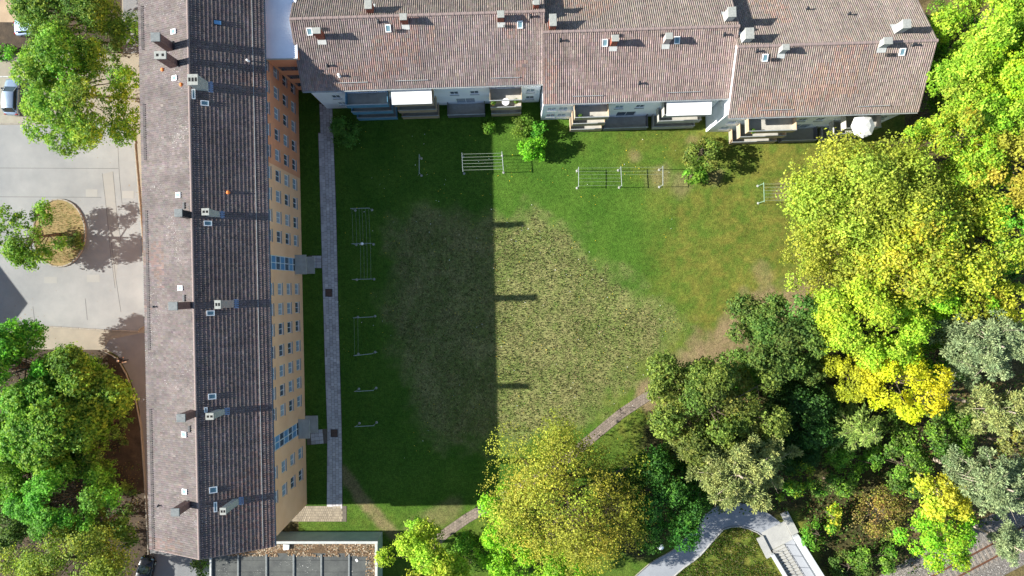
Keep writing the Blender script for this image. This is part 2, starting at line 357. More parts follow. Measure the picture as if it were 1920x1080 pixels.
# seams and repair patches in the asphalt
def strip(name, pl, w, z, m):
    mb = MB(); pts = [P(u, v) for u, v in pl]
    for a, b in zip(pts[:-1], pts[1:]):
        d = (b-a).normalized(); n = Vector((-d.y, d.x, 0))*w/2; e = d*w*0.3
        mb.quad((a-n-e)[:2]+(z,), (b-n+e)[:2]+(z,), (b+n+e)[:2]+(z,), (a+n-e)[:2]+(z,))
    o = obj(name, mb, m); o['kind'] = 'structure'; return o
for k, pl in enumerate([[(0,315),(222,316)],[(221,270),(224,330),(229,381),(254,380)],[(192,325),(200,395),(207,470),(216,540)],[(212,322),(219,400),(227,452)],
                        [(0,369),(190,370)],[(160,560),(164,600)],[(209,455),(217,520),(227,585)],[(62,575),(66,610)]]):
    strip('asphalt_seam', pl, 0.05, 0.0205+0.0002*k, M_crack)
for k, (u, v, w, h) in enumerate([(172,362,22,14),(172,405,24,12),(95,525,24,12),(175,522,24,14),(240,365,22,14)]):
    flat('asphalt_patch', [(u-w/2,v-h/2),(u+w/2,v-h/2),(u+w/2,v+h/2),(u-w/2,v+h/2)], 0.0245+0.0003*k, M_patch)
flat('asphalt_patch', [(192,327),(211,321),(226,455),(216,540),(207,470)], 0.0185, mat('asphalt_trench', lin(128,127,121), lin(120,119,114), 0.5, 0.92))
def stones(name, pl, step, w, h, m, close=False, root=None):
    """row of separate kerb stones along a pixel polyline"""
    pts = [P(u, v) for u, v in pl]
    if close: pts.append(pts[0])
    seg = [(b-a).length for a, b in zip(pts[:-1], pts[1:])]; tot = sum(seg); n = max(2, int(tot/step)); L = tot/n
    me = MB().box(-L/2+0.008, L/2-0.008, -w/2, w/2, -0.05, h, 0.02).mesh(name); me.materials.append(m)
    for i in range(n):
        t = (i+0.5)*L; k = 0
        while k < len(seg)-1 and t > seg[k]: t -= seg[k]; k += 1
        d = (pts[k+1]-pts[k]).normalized(); p = pts[k]+d*t
        o = link(name, me, None, root, (p.x, p.y, 0.02+random.uniform(-0.006, 0.006)), (0, 0, math.atan2(d.y, d.x)+random.uniform(-0.01, 0.01)))
    return n
def kroot(name, label):
    o = bpy.data.objects.new(name, None); COL.objects.link(o); return tag(o, label, 'kerb')
stones('kerb_stone', [(-60,232),(232,232),(246,243),(252,262),(258,330),(266,430),(272,520),(273,600),(268,613),(255,621),(200,619),(100,613),(-60,606)], 1.0, 0.16, 0.11, M_kerb, root=kroot('kerb', 'concrete kerb round the edge of the pale asphalt car park'))
stones('kerb_stone', [(-60,144),(72,144)], 1.0, 0.14, 0.10, M_coping, root=kroot('kerb', 'pale kerb at the head of the grid paved parking bay'))
stones('kerb_stone', [(190,656),(220,672),(237,702),(254,747),(264,800),(271,900),(277,1000),(280,1080)], 1.0, 0.12, 0.09, M_kerb, root=kroot('kerb', 'kerb curving between the shaded bed and the asphalt path'))
ell = [(112+49*math.cos(t), 437+63*math.sin(t)) for t in np.linspace(0, 2*math.pi, 40, endpoint=False)]
flat('island_bed', ell, 0.10, M_island, edge=0.12)
stones('kerb_stone', ell, 0.62, 0.16, 0.16, M_kerb, close=True, root=kroot('kerb', 'oval kerb ring round the planted island in the car park'))

# ------------------------------------------------------------------ tiled roofs
def tile_field(length, slope_len, col_w=0.21, course=0.36, seed=0, amp=0.058, lip=0.018, base=(1,1,1), kick=0.0):
    """tiles in slope coordinates: x along the ridge, s up the slope from the eave, h above the slope plane"""
    r = np.random.default_rng(seed); nc = int(round(length/col_w)); nr = int(round(slope_len/course)); cw = length/nc; co = slope_len/nr
    prof_x = np.array([0, 0.30, 0.55, 0.80, 1.0])*cw; prof_h = np.array([0.0, 0.02, 0.9, 0.8, 0.0])*amp*1.25
    I, J = np.meshgrid(np.arange(nc), np.arange(nr), indexing='ij'); I = I.ravel(); J = J.ravel(); n = len(I)
    jit = r.normal(0, 0.006, n); jh = r.normal(0, 0.003, n)
    X = I[:, None]*cw+prof_x[None, :]
    s0 = (J*co)[:, None]+jit[:, None]; s1 = ((J+1)*co+0.03)[:, None]+0*X
    hb = prof_h[None, :]+lip+jh[:, None]; ht = prof_h[None, :]*0.9+jh[:, None]*0.3; hl = prof_h[None, :]*0.9-0.002+0*X
    A = np.stack([X, s0+0*X, hb], -1); B = np.stack([X, s1, ht], -1); Cc = np.stack([X, s0+0*X+0.004, hl], -1)
    V = np.concatenate([A, B, Cc], 1)                       # n,15,3
    q = []
    for k in range(4): q.append([k, k+1, 6+k, 5+k]); q.append([10+k, 11+k, k+1, k])
    Q = (np.arange(n)[:, None, None]*15+np.array(q)[None]).reshape(-1, 4)
    tint = r.normal(1.0, 0.09, n)[:, None]*(1+r.normal(0, 0.03, (n, 3)))
    wv = fbm(I*cw, J*co, 0.25, seed % 4); ws = fbm(I*cw*2.2, J*co*0.25, 0.6, (seed+2) % 4); tint *= (0.66+0.34*wv+0.34*ws)[:, None]; rd_ = (fbm(I*cw, J*co, 0.16, (seed+1) % 4) > 0.66) & (r.random(n) < 0.6); tint *= np.where(rd_[:, None], np.array([[1.12,0.97,0.90]]), 1.0)
    tint *= np.where(r.random(n) < 0.012, 1.28, 1.0)[:, None]
    C = np.repeat(np.clip(tint, 0.3, 1.6)*np.array(base)[None], 15, 0)
    V = V.reshape(-1, 3); V[:, 2] += kick*np.maximum(0, 1.6-V[:, 1]); return V, Q, C
def slope_map(V, o, ax, up, nrm):
    return np.array(o)[None]+V[:, :1]*np.array(ax)[None]+V[:, 1:2]*np.array(up)[None]+V[:, 2:3]*np.array(nrm)[None]
def half_ridge(L, r=0.13):
    mb = MB(); k = 6
    for x, rr in ((0, r), (L*0.86, r*0.94), (L*0.86, r*1.12), (L, r*1.12)):
        for i in range(k+1):
            t = math.pi*i/k; mb.v.append((x, rr*math.cos(t), rr*math.sin(t)*0.9))
    for a in range(3):
        for i in range(k): mb.f.append((a*(k+1)+i, (a+1)*(k+1)+i, (a+1)*(k+1)+i+1, a*(k+1)+i+1))
    mb.f.append(tuple(range(k, -1, -1))); mb.f.append(tuple(3*(k+1)+i for i in range(k+1)))
    return mb.mesh('ridge_tile')

def wall_open(mb, length, height, ops, org, ax, nrm, depth=0.16, z0=0.0):
    """wall in the plane through org along ax; ops = (a0,a1,z0,z1) openings with reveals going inwards"""
    org = Vector(org); ax = Vector(ax); nrm = Vector(nrm)
    pt = lambda a, z, d=0.0: tuple(org+ax*a+Vector((0,0,z))-nrm*d)
    As = sorted({0.0, length} | {o[0] for o in ops} | {o[1] for o in ops}); Zs = sorted({z0, height} | {o[2] for o in ops} | {o[3] for o in ops})
    for a0, a1 in zip(As[:-1], As[1:]):
        run = None
        for z_0, z_1 in zip(Zs[:-1], Zs[1:]):
            ca, cz = (a0+a1)/2, (z_0+z_1)/2
            hole = any(o[0] < ca < o[1] and o[2] < cz < o[3] for o in ops)
            if not hole: mb.quad(pt(a0, z_0), pt(a1, z_0), pt(a1, z_1), pt(a0, z_1))
    for a0, a1, b0, b1 in ops:
        mb.quad(pt(a0,b0), pt(a1,b0), pt(a1,b0,depth), pt(a0,b0,depth)); mb.quad(pt(a0,b1,depth), pt(a1,b1,depth), pt(a1,b1), pt(a0,b1))
        mb.quad(pt(a0,b0,depth), pt(a0,b1,depth), pt(a0,b1), pt(a0,b0)); mb.quad(pt(a1,b0), pt(a1,b1), pt(a1,b1,depth), pt(a1,b0,depth))

WIN = {}
M_curt = mat('window_curtain', lin(176,184,190), lin(140,150,160), 2.5, 0.2, spec=0.6, stretch=(6,6,0.4))
M_blind = mat('window_blind', lin(150,166,178), lin(120,138,152), 1.5, 0.25, spec=0.6, stretch=(0.5,0.5,12))
def window(root, w, h, loc, rotz, frame=M_frame, glass=None):
    glass = glass or random.choice([M_glass, M_glass, M_curt, M_blind])
    return _window(root, w, h, loc, rotz, frame, glass)
def _window(root, w, h, loc, rotz, frame, glass):
    """window unit: local x along the wall, y outwards is -y; origin bottom centre in the wall face"""
    key = (round(w, 2), round(h, 2), frame.name, glass.name)
    if key not in WIN:
        fr = MB(); t = 0.07; y0, y1 = 0.06, 0.12
        fr.box(-w/2, w/2, y0, y1, 0, t); fr.box(-w/2, w/2, y0, y1, h-t, h); fr.box(-w/2, -w/2+t, y0, y1, t, h-t); fr.box(w/2-t, w/2, y0, y1, t, h-t)
        fr.box(-0.03, 0.03, y0+0.005, y1, t, h-t)
        gl = MB().box(-w/2+t, w/2-t, 0.10, 0.115, t, h-t); si = MB().box(-w/2-0.06, w/2+0.06, -0.09, 0.055, -0.05, -0.012)
        a, b, c = fr.mesh('window'), gl.mesh('pane'), si.mesh('sill'); a.materials.append(frame); b.materials.append(glass); c.materials.append(M_zinc); WIN[key] = (a, b, c)
    a, b, c = WIN[key]
    f = link('window', a, None, root, loc, (0, 0, rotz)); link('pane', b, None, f); link('sill', c, None, f); return f

def chimney(root, loc, w, d, zb, zt, body, cap, flues=2, flash=None, flash_dir=None, over=0.07, rot=0.0, capt=0.12):
    """loc in building coordinates; shaft rises from inside the roof at zb to zt"""
    x, y = loc
    o = obj('chimney', MB().box(-w/2, w/2, -d/2, d/2, 0, zt-zb-capt), body, root, (x, y, zb), (0, 0, rot))
    obj('cap', MB().box(-w/2-over, w/2+over, -d/2-over, d/2+over, zt-zb-capt+0.002, zt-zb, 0.02), cap, o)
    for k in range(flues):
        fx = 0 if flues == 1 else (k-(flues-1)/2)*w/flues
        mb = MB(); fw = min(0.11, w/flues*0.34); zz = zt-zb
        mb.box(fx-fw, fx+fw, -d*0.2, d*0.2, zz+0.003, zz+0.010); obj('flue', mb, M_flue, o)
    if flash:
        sx, sy, tanp = flash_dir
        mb = MB(); L = 0.42; hw = (d if sx else w)/2+0.08
        zc = lambda r: -r*tanp
        e0 = (w if sx else d)/2-0.02; e1 = e0+L
        h0 = flash  # height of roof above zb at the chimney centre
        if sx: mb.quad((sx*e0,-hw,h0+zc(e0)+0.09),(sx*e1,-hw,h0+zc(e1)+0.09),(sx*e1,hw,h0+zc(e1)+0.09),(sx*e0,hw,h0+zc(e0)+0.09))
        else: mb.quad((-hw,sy*e0,h0+zc(e0)+0.09),(hw,sy*e0,h0+zc(e0)+0.09),(hw,sy*e1,h0+zc(e1)+0.09),(-hw,sy*e1,h0+zc(e1)+0.09))
        obj('flashing', mb, M_flash if sx else M_coping, o)
    return o

def rooflight(root, loc, rot, w, h, frame=M_frame, glass=M_glassr):
    """local x across the slope, y up the slope"""
    fr = MB(); t = 0.075
    fr.box(-w/2,w/2,-h/2,-h/2+t,-0.06,0.15); fr.box(-w/2,w/2,h/2-t,h/2,-0.06,0.15); fr.box(-w/2,-w/2+t,-h/2+t,h/2-t,-0.06,0.15); fr.box(w/2-t,w/2,-h/2+t,h/2-t,-0.06,0.15)
    o = obj('rooflight', fr, frame, root, loc, rot); obj('pane', MB().box(-w/2+t,w/2-t,-h/2+t,h/2-t,0.02,0.115), glass, o); return o
def vent_pipe(root, loc, m=M_dark, h=0.45, r=0.09):
    o = obj('vent_pipe', MB().lathe([(0.16,0.0),(0.15,0.06),(r,0.12),(r,h),(r*1.5,h+0.02),(r*1.5,h+0.10),(0.01,h+0.14)], 10), m, root, loc); return o
def roof_step(root, loc, rot, w=0.9, d=0.28):
    mb = MB()
    for k in range(5): y = -d/2+d*k/4; mb.box(-w/2, w/2, y-0.016, y+0.016, 0.16, 0.19)
    for x in (-w/2, -w/6, w/6, w/2): mb.box(x-0.016, x+0.016, -d/2, d/2, 0.165, 0.185)
    for x in (-w/3, w/3): mb.box(x-0.02, x+0.02, -0.02, 0.02, -0.02, 0.165)
    return obj('roof_step', mb, M_dark, root, loc, rot)
def snow_guard(root, loc, rot, L, rails=(0.12, 0.24), m=M_zinc, bars=0.9):
    mb = MB()
    for z in rails: mb.tube([(-L/2, 0, z), (L/2, 0, z)], 0.022, 5)
    n = max(2, int(L/bars)+1)
    for i in range(n): x = -L/2+L*i/(n-1); mb.box(x-0.015, x+0.015, -0.02, 0.02, -0.02, rails[-1]+0.03)
    return obj('snow_guard', mb, m, root, loc, rot)

# ------------------------------------------------------------------ long building on the west side
thL = math.radians(1.2); L_O = Vector((-30.2, 0, 0)); LS, LN = -25.75, 36.0
LZR, LZE, LHW = 15.25, 12.3, 6.15; LT = (LZR-LZE)/LHW; LA = math.atan(LT); LSL = math.hypot(LZR-LZE, LHW)
lb = thing('apartment_building', 'long four storey apartment building with peach facade and weathered tiled gable roof', 'building', L_O, thL)
def toL(p): d = Vector(p)-L_O; c, s = math.cos(-thL), math.sin(-thL); return Vector((c*d.x-s*d.y, s*d.x+c*d.y, d.z))
def on_L(u, v):
    z = 14.0
    for _ in range(25): q = toL(P(u, v, z)); z = LZR-LT*abs(q.x)
    return q
def at_L(u, v, z): return toL(P(u, v, z))
wx = LHW-0.5; WT = LZE+0.26
# openings of the east facade (columns measured along the facade)
colv = [199,240,280,321,361,402,440,542,581,620,662,702,740,779,889,935]
colY = [toL(P(514, v, 10.7)).y for v in colv]; colY += [colY[0]+2.2*k for k in range(1, 7)]
stairY = [toL(P(514, 491, 10.7)).y, toL(P(514, 835, 10.7)).y]
rows = [1.5, 4.3, 7.1, 9.9]
LYs, LYn = LS+0.3, LN-0.3; split = toL(P(540, 318, 6)).y
def east_wall(y0, y1, m):
    ops = [(y-0.62-y0, y+0.62-y0, r, r+1.3) for y in colY if y0 < y-0.7 and y+0.7 < y1 for r in rows]
    ops += [(y-0.75-y0, y+0.75-y0, 0.3, 11.4) for y in stairY if y0 < y < y1]
    mb = MB(); wall_open(mb, y1-y0, WT, ops, (wx, y0, 0), (0, 1, 0), (1, 0, 0)); obj('wall', mb, m, lb)
east_wall(LYs, split, M_peach); east_wall(split, LYn, M_orange)
for y in colY:
    for r in rows: window(lb, 1.24, 1.3, (wx, y, r), math.pi/2)
    obj('attic_vent', MB().box(wx+0.001, wx+0.03, y+0.75, y+1.25, 11.55, 11.85), M_frame, lb)
for y in stairY:
    fr = MB()
    for k in range(9): z = 0.3+11.1*k/8; fr.box(wx-0.12, wx-0.05, y-0.75, y+0.75, z-0.04, z+0.04)
    for yy in (-0.72, 0.0, 0.72): fr.box(wx-0.125, wx-0.055, y+yy-0.035, y+yy+0.035, 0.3, 11.4)
    s = obj('stairwell_glazing', fr, M_frame, lb)
    for k in range(8): obj('pane', MB().box(wx-0.14, wx-0.13, y-0.75, y+0.75, 0.3+11.1*k/8+0.04, 0.3+11.1*(k+1)/8-0.04), M_glass if k % 2 else M_blue, s)
    obj('entrance_canopy', MB().box(wx+0.002, wx+1.3, y-1.1, y+1.1, 2.55, 2.72, 0.03), M_balc, lb)
    obj('entrance_step', MB().box(wx+0.002, wx+1.5, y-1.0, y+1.0, 0.0, 0.16, 0.02), M_balc, lb)
mb = MB(); mb.quad((-wx,LYn,0),(-wx,LYs,0),(-wx,LYs,WT),(-wx,LYn,WT)); obj('wall', mb, M_peach, lb)
for yy in (LYs, LYn):
    zt = LZR-0.12; mb = MB().poly([(-wx,yy,0),(wx,yy,0),(wx,yy,WT),(0,yy,zt),(-wx,yy,WT)]); obj('gable_wall', mb, M_peach, lb)
# roof
Lr = LN-LS
roofL = obj('roof', MB().quad((0,LS+0.02,LZR-0.06),(LHW-0.02,LS+0.02,LZE-0.06),(LHW-0.02,LN-0.02,LZE-0.06),(0,LN-0.02,LZR-0.06)).quad((0,LN-0.02,LZR-0.06),(-LHW+0.02,LN-0.02,LZE-0.06),(-LHW+0.02,LS+0.02,LZE-0.06),(0,LS+0.02,LZR-0.06)), M_joint, lb)
for sgn, sd in ((1, 21), (-1, 22)):
    V, Q, C = tile_field(Lr, LSL, seed=sd, amp=0.05, lip=0.055, kick=0.06, base=(1,1,1) if sgn < 0 else (1.10,1.0,0.97))
    if sgn > 0: V2 = slope_map(V, (LHW, LS, LZE), (0,1,0), (-math.cos(LA),0,math.sin(LA)), (math.sin(LA),0,math.cos(LA)))
    else: V2 = slope_map(V, (-LHW, LS, LZE), (0,1,0), (math.cos(LA),0,math.sin(LA)), (-math.sin(LA),0,math.cos(LA))); Q = Q[:, ::-1]
    if sgn < 0: pass
    me = npmesh('roof_tiles', V2, Q if sgn < 0 else Q[:, ::1], C); o = link('roof_tiles', me, M_tileL, roofL); o['kind'] = 'stuff'
rt = half_ridge(0.42); rt.materials.append(M_ridge); n = int(Lr/0.37)
for i in range(n):
    link('ridge_tile', rt, None, roofL, (0, LS+i*Lr/n, LZR+0.005+random.uniform(-0.004, 0.004)), (0, 0, math.pi/2))
for yy in (LS, LN):
    for sx in (1, -1):
        obj('verge', MB().poly([(0,yy-0.03,LZR+0.05),(sx*LHW,yy-0.03,LZE+0.05),(sx*LHW,yy-0.03,LZE-0.15),(0,yy-0.03,LZR-0.15)]).poly([(0,yy+0.03,LZR+0.05),(0,yy-0.03,LZR+0.05),(sx*LHW,yy-0.03,LZE+0.05),(sx*LHW,yy+0.03,LZE+0.05)]), M_ridge, roofL)
def gutter(root, p0, p1, r=0.08):
    p0, p1 = Vector(p0), Vector(p1); d = (p1-p0).normalized(); n = Vector((-d.y, d.x, 0)); mb = MB(); k = 6
    for p in (p0, p1):
        for i in range(k+1):
            t = math.pi*i/k; q = p+n*(r*math.cos(t))-Vector((0,0,1))*(r*math.sin(t)); mb.v.append(tuple(q))
    for i in range(k): mb.f.append((i, i+1, k+2+i, k+1+i))
    return obj('gutter', mb, M_zinc, root)
gutter(lb, (LHW+0.07, LS, LZE-0.02), (LHW+0.07, LN, LZE-0.02)); gutter(lb, (-LHW-0.07, LS, LZE-0.02), (-LHW-0.07, LN, LZE-0.02))
obj('soffit', MB().box(wx+0.01, LHW-0.03, LS+0.05, LN-0.05, LZE-0.16, LZE-0.09), M_frame, lb); obj('soffit', MB().box(-LHW+0.03, -wx-0.01, LS+0.05, LN-0.05, LZE-0.16, LZE-0.09), M_frame, lb)
rotE = (0, LA, 0); rotW = (0, -LA, 0)
def slopeL(q, lift=0.0):        # rotation with local y up the slope
    if q.x > 0: M3 = Matrix(((0,-math.cos(LA),math.sin(LA)),(1,0,0),(0,math.sin(LA),math.cos(LA))))
    else: M3 = Matrix(((0,math.cos(LA),-math.sin(LA)),(-1,0,0),(0,math.sin(LA),math.cos(LA))))
    return M3.to_euler()
for (u, v, w, h) in [(327,60,0.5,0.62),(329,147,0.5,0.62),(336,366,0.5,0.62),(340,540,0.5,0.62),(347,814,0.5,0.62),(348,921,0.5,0.62),
                     (384,194,0.5,0.72),(390,419,0.5,0.72),(395,587,0.5,0.72),(398,743,0.55,0.72),(400,918,0.6,0.72),(363,177,0.95,0.32),(386,768,0.5,0.3),(404,950,0.95,0.3)]:
    q = on_L(u, v); rooflight(lb, (q.x, q.y, q.z+0.02), slopeL(q), w, h)
q = on_L(408, 43); rooflight(lb, (q.x, q.y, q.z+0.02), slopeL(q), 0.55, 0.78, M_dark, M_blue)
# chimneys: pixel of the cap, height of the top, sizes
for (u, v, w, d, zt, body, cap, fl) in [(291,69,0.75,0.72,17.0,M_brickd,M_capd,0),(300,103,1.0,0.62,17.1,M_brickd,M_cap,2),(334,399,0.62,0.62,17.3,M_dark,M_capd,0),
        (324,574,0.72,0.66,17.9,M_brickd,M_capd,0),(339,784,0.70,0.64,17.5,M_brickd,M_capd,0),(328,961,0.68,0.62,17.2,M_brickd,M_capd,0)]:
    q = at_L(u, v, zt); zr = LZR-LT*abs(q.x)
    chimney(lb, (q.x, q.y), w, d, zr-0.5, zt, body, cap, fl, over=0.06); 
for (u, v, w, d, zt, body, fl) in [(361,149,0.88,0.92,16.9,M_clad,3),(385,397,0.62,0.56,16.7,M_clad,2),(408,571,0.5,0.72,16.9,M_cladr,2),(393,781,0.66,0.54,16.8,M_clad,2),(418,959,0.5,0.58,16.8,M_clad,2)]:
    q = at_L(u, v, zt); zr = LZR-LT*abs(q.x)
    chimney(lb, (q.x, q.y), w, d, zr-0.5, zt, body, M_cap, fl, flash=0.5, flash_dir=(1, 0, LT), over=0.05)
for (u, v) in [(325,84),(336,120),(347,386),(347,559),(357,804),(354,944)]:
    q = on_L(u, v); roof_step(lb, (q.x, q.y, q.z), slopeL(q), 0.62, 0.22)
for (u, v) in [(306,131),(341,159),(428,361)]:
    q = on_L(u, v); obj('vent_tile', MB().lathe([(0.20,0.0),(0.19,0.10),(0.13,0.20),(0.02,0.24)], 8), M_terra, lb, (q.x, q.y, q.z+0.02), slopeL(q))
for (u, v, m) in [(291,575,M_dark),(299,947,M_dark),(466,115,M_pvc)]:
    q = on_L(u, v); vent_pipe(lb, (q.x, q.y, q.z), m, 0.35, 0.07)
for (v0, v1) in [(12,92),(196,300),(396,655),(766,1026)]:
    a = on_L(273, v0); b = on_L(281 if v1 > 700 else 278, v1); xg = -LHW+0.55; zg = LZR-LT*abs(xg)
    snow_guard(lb, (xg, (a.y+b.y)/2, zg), slopeL(Vector((-1,0,0))), abs(a.y-b.y), (0.10, 0.20, 0.30), M_dark, 1.0)
xg = LHW-1.0; snow_guard(lb, (xg, (LS+LN)/2, LZR-LT*xg), slopeL(Vector((1,0,0))), Lr-0.6, (0.10, 0.22), M_zinc, 1.2)

# ------------------------------------------------------------------ terraced blocks on the north side
thN = math.radians(1.8); N_O = Vector((0, 21.2, 0))
NZR, NZE, NHW = 12.2, 8.7, 6.2; NT = (NZR-NZE)/NHW; NA = math.atan(NT); NSL = math.hypot(NZR-NZE, NHW)
def toN(p): d = Vector(p)-N_O; c, s = math.cos(-thN), math.sin(-thN); return Vector((c*d.x-s*d.y, s*d.x+c*d.y, d.z))
def fromN(x, y): c, s = math.cos(thN), math.sin(thN); return Vector((N_O.x+c*x-s*y, N_O.y+s*x+c*y, 0))
SECT = [(-21.9, 3.4, 0.0), (3.2, 22.7, -2.1), (22.5, 42.3, -4.15)]
LAB = ['tiled row house block joined to the long building by a white roof', 'middle row house block stepped between two tiled neighbours', 'end row house block with its gable beside the lime green trees']
BL = []
for i, (x0, x1, y0) in enumerate(SECT):
    o = fromN(x0, y0); b = thing('row_house_block', LAB[i], 'building', (o.x, o.y, 0), thN, 'stepped row of tiled blocks'); BL.append(b)
    b_len = x1-x0; wy = 0.5; wyn = 2*NHW-0.5; wt = NZE+0.25
    rf = obj('roof', MB().quad((0.02,0.02,NZE-0.06),(b_len-0.02,0.02,NZE-0.06),(b_len-0.02,NHW,NZR-0.06),(0.02,NHW,NZR-0.06)).quad((b_len-0.02,2*NHW-0.02,NZE-0.06),(0.02,2*NHW-0.02,NZE-0.06),(0.02,NHW,NZR-0.06),(b_len-0.02,NHW,NZR-0.06)), M_joint, b)
    for sg in (1, -1):
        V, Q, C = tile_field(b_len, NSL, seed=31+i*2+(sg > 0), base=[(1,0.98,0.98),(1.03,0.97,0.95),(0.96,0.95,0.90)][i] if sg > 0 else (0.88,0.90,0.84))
        if sg > 0: V2 = slope_map(V, (0,0,NZE), (1,0,0), (0,math.cos(NA),math.sin(NA)), (0,-math.sin(NA),math.cos(NA)))
        else: V2 = slope_map(V, (0,2*NHW,NZE), (1,0,0), (0,-math.cos(NA),math.sin(NA)), (0,math.sin(NA),math.cos(NA))); Q = Q[:, ::-1]
        o2 = link('roof_tiles', npmesh('roof_tiles', V2, Q, C), M_tileN, rf); o2['kind'] = 'stuff'
    nt_ = int(b_len/0.60); rt2 = half_ridge(b_len/nt_+0.06, 0.16); rt2.materials.append(M_ridge)
    for k in range(nt_): link('ridge_tile', rt2, None, rf, (k*b_len/nt_, NHW, NZR+0.005+random.uniform(-0.006, 0.006)), (0, 0, random.uniform(-0.015, 0.015)))
    for xx in (0.0, b_len):
        e = 0.03
        for a_, b_ in ((0, NHW), (2*NHW, NHW)):
            obj('verge', MB().poly([(xx-e,a_,NZE+0.06),(xx-e,b_,NZR+0.06),(xx-e,b_,NZR-0.16),(xx-e,a_,NZE-0.16)]).poly([(xx+e,a_,NZE+0.06),(xx+e,b_,NZR+0.06),(xx+e,b_,NZR-0.16),(xx+e,a_,NZE-0.16)]).quad((xx-e,a_,NZE+0.06),(xx+e,a_,NZE+0.06),(xx+e,b_,NZR+0.06),(xx-e,b_,NZR+0.06)), M_ridge, rf)
    gutter(b, (0, -0.07, NZE-0.03), (b_len, -0.07, NZE-0.03)); gutter(b, (0, 2*NHW+0.07, NZE-0.03), (b_len, 2*NHW+0.07, NZE-0.03))
    obj('soffit', MB().box(0.05, b_len-0.05, 0.03, wy-0.01, NZE-0.16, NZE-0.09), M_frame, b)
    gx0, gx1 = 0.25, b_len-0.25
    if i > 0: gx0 = 0.12
    for gx in (gx0, gx1): obj('gable_wall', MB().poly([(gx,wy,0),(gx,wyn,0),(gx,wyn,wt),(gx,NHW,NZR-0.12),(gx,wy,wt)]), M_white, b)
    obj('wall', MB().quad((gx1,wyn,0),(gx0,wyn,0),(gx0,wyn,wt),(gx1,wyn,wt)), M_white, b)
    b['gx'] = (gx0, gx1)
floors = [0.3, 3.05, 5.8]
def sectx(i, u, v=175, z=6.5):
    p = toN(P(u, v, z)); return p.x-SECT[i][0]
#  per block: balconies (u range in the photograph, panel material, awning, awning material), window columns (u)
BALC = [[(648,727,M_balcb,None),(738,812,M_balct,M_awn),(830,905,M_balcd,'low'),(918,978,M_balct,None)],
        [(1076,1140,M_balct,None),(1143,1232,M_balcd,'low'),(1243,1326,M_balc,M_awn)],
        [(1400,1490,M_balct,None),(1500,1572,M_balcd,'low'),(1582,1648,M_balc,None)]]
WINC = [[622,849,866,888,996],[1036,1058,1166,1206],[1382,1518,1552,1672]]
def balcony(b, x0, x1, z, m, depth=1.5):
    wy = 0.5; o = obj('balcony', MB().box(x0, x1, wy-depth, wy-0.002, z-0.16, z), M_balc, b)
    obj('railing_panel', MB().box(x0, x1, wy-depth-0.05, wy-depth-0.002, z-0.2, z+0.95), m, o)
    for xx in (x0, x1-0.05): obj('railing_panel', MB().box(xx, xx+0.05, wy-depth, wy-0.004, z+0.002, z+0.95), m, o)
    obj('handrail', MB().box(x0-0.02, x1+0.02, wy-depth-0.075, wy-depth+0.015, z+0.952, z+1.0), M_zinc, o)
    return o
for i, b in enumerate(BL):
    gx0, gx1 = b['gx']; del b['gx']; wy = 0.5; ops = []; W = []
    for (ua, ub, m, aw) in BALC[i]:
        xa, xb = sectx(i, ua), sectx(i, ub); xm = (xa+xb)/2
        for z in (floors if aw != 'low' else floors[:1]): W.append((xm, z+0.05, min(2.2, (xb-xa)*0.6), 2.1))
    for u in WINC[i]:
        x = sectx(i, u)
        for z in floors:
            if not any(abs(x-w_[0]) < (w_[2]+1.0)/2+0.1 and abs(z-w_[1]) < 1.2 for w_ in W): W.append((x, z+0.95, 0.95, 1.25))
    ops = [(x-w/2-gx0, x+w/2-gx0, z, z+h) for x, z, w, h in W]
    mb = MB(); wall_open(mb, gx1-gx0, NZE+0.25, ops, (gx0, wy, 0), (1,0,0), (0,-1,0)); obj('wall', mb, M_white, b)
    for x, z, w, h in W: window(b, w, h, (x, wy, z), 0.0)
    for (ua, ub, m, aw) in BALC[i]:
        xa, xb = sectx(i, ua), sectx(i, ub)
        for z in (floors if aw != 'low' else floors[:1]): balcony(b, xa, xb, z, m)
        if aw and aw != 'low':
            a = obj('awning', MB().poly([(xa,wy-0.01,8.25),(xa,wy-1.9,7.75),(xb,wy-1.9,7.75),(xb,wy-0.01,8.25)]).poly([(xa,wy-1.9,7.75),(xa,wy-1.9,7.55),(xb,wy-1.9,7.55),(xb,wy-1.9,7.75)]), aw, b)
            obj('awning_box', MB().box(xa-0.05, xb+0.05, wy-0.16, wy-0.012, 8.27, 8.43), M_frame, a)
def on_N(i, u, v):
    z = 10.0; x0, x1, y0 = SECT[i]
    for _ in range(25): q = toN(P(u, v, z)); yy = q.y-y0-NHW; z = NZR-NT*abs(yy)
    return Vector((q.x-x0, yy+NHW, z))
def at_N(i, u, v, z):
    x0, x1, y0 = SECT[i]; q = toN(P(u, v, z)); return Vector((q.x-x0, q.y-y0, z))
def slopeN(q):
    return (NA, 0, 0) if q.y < NHW else (NA, 0, math.pi)
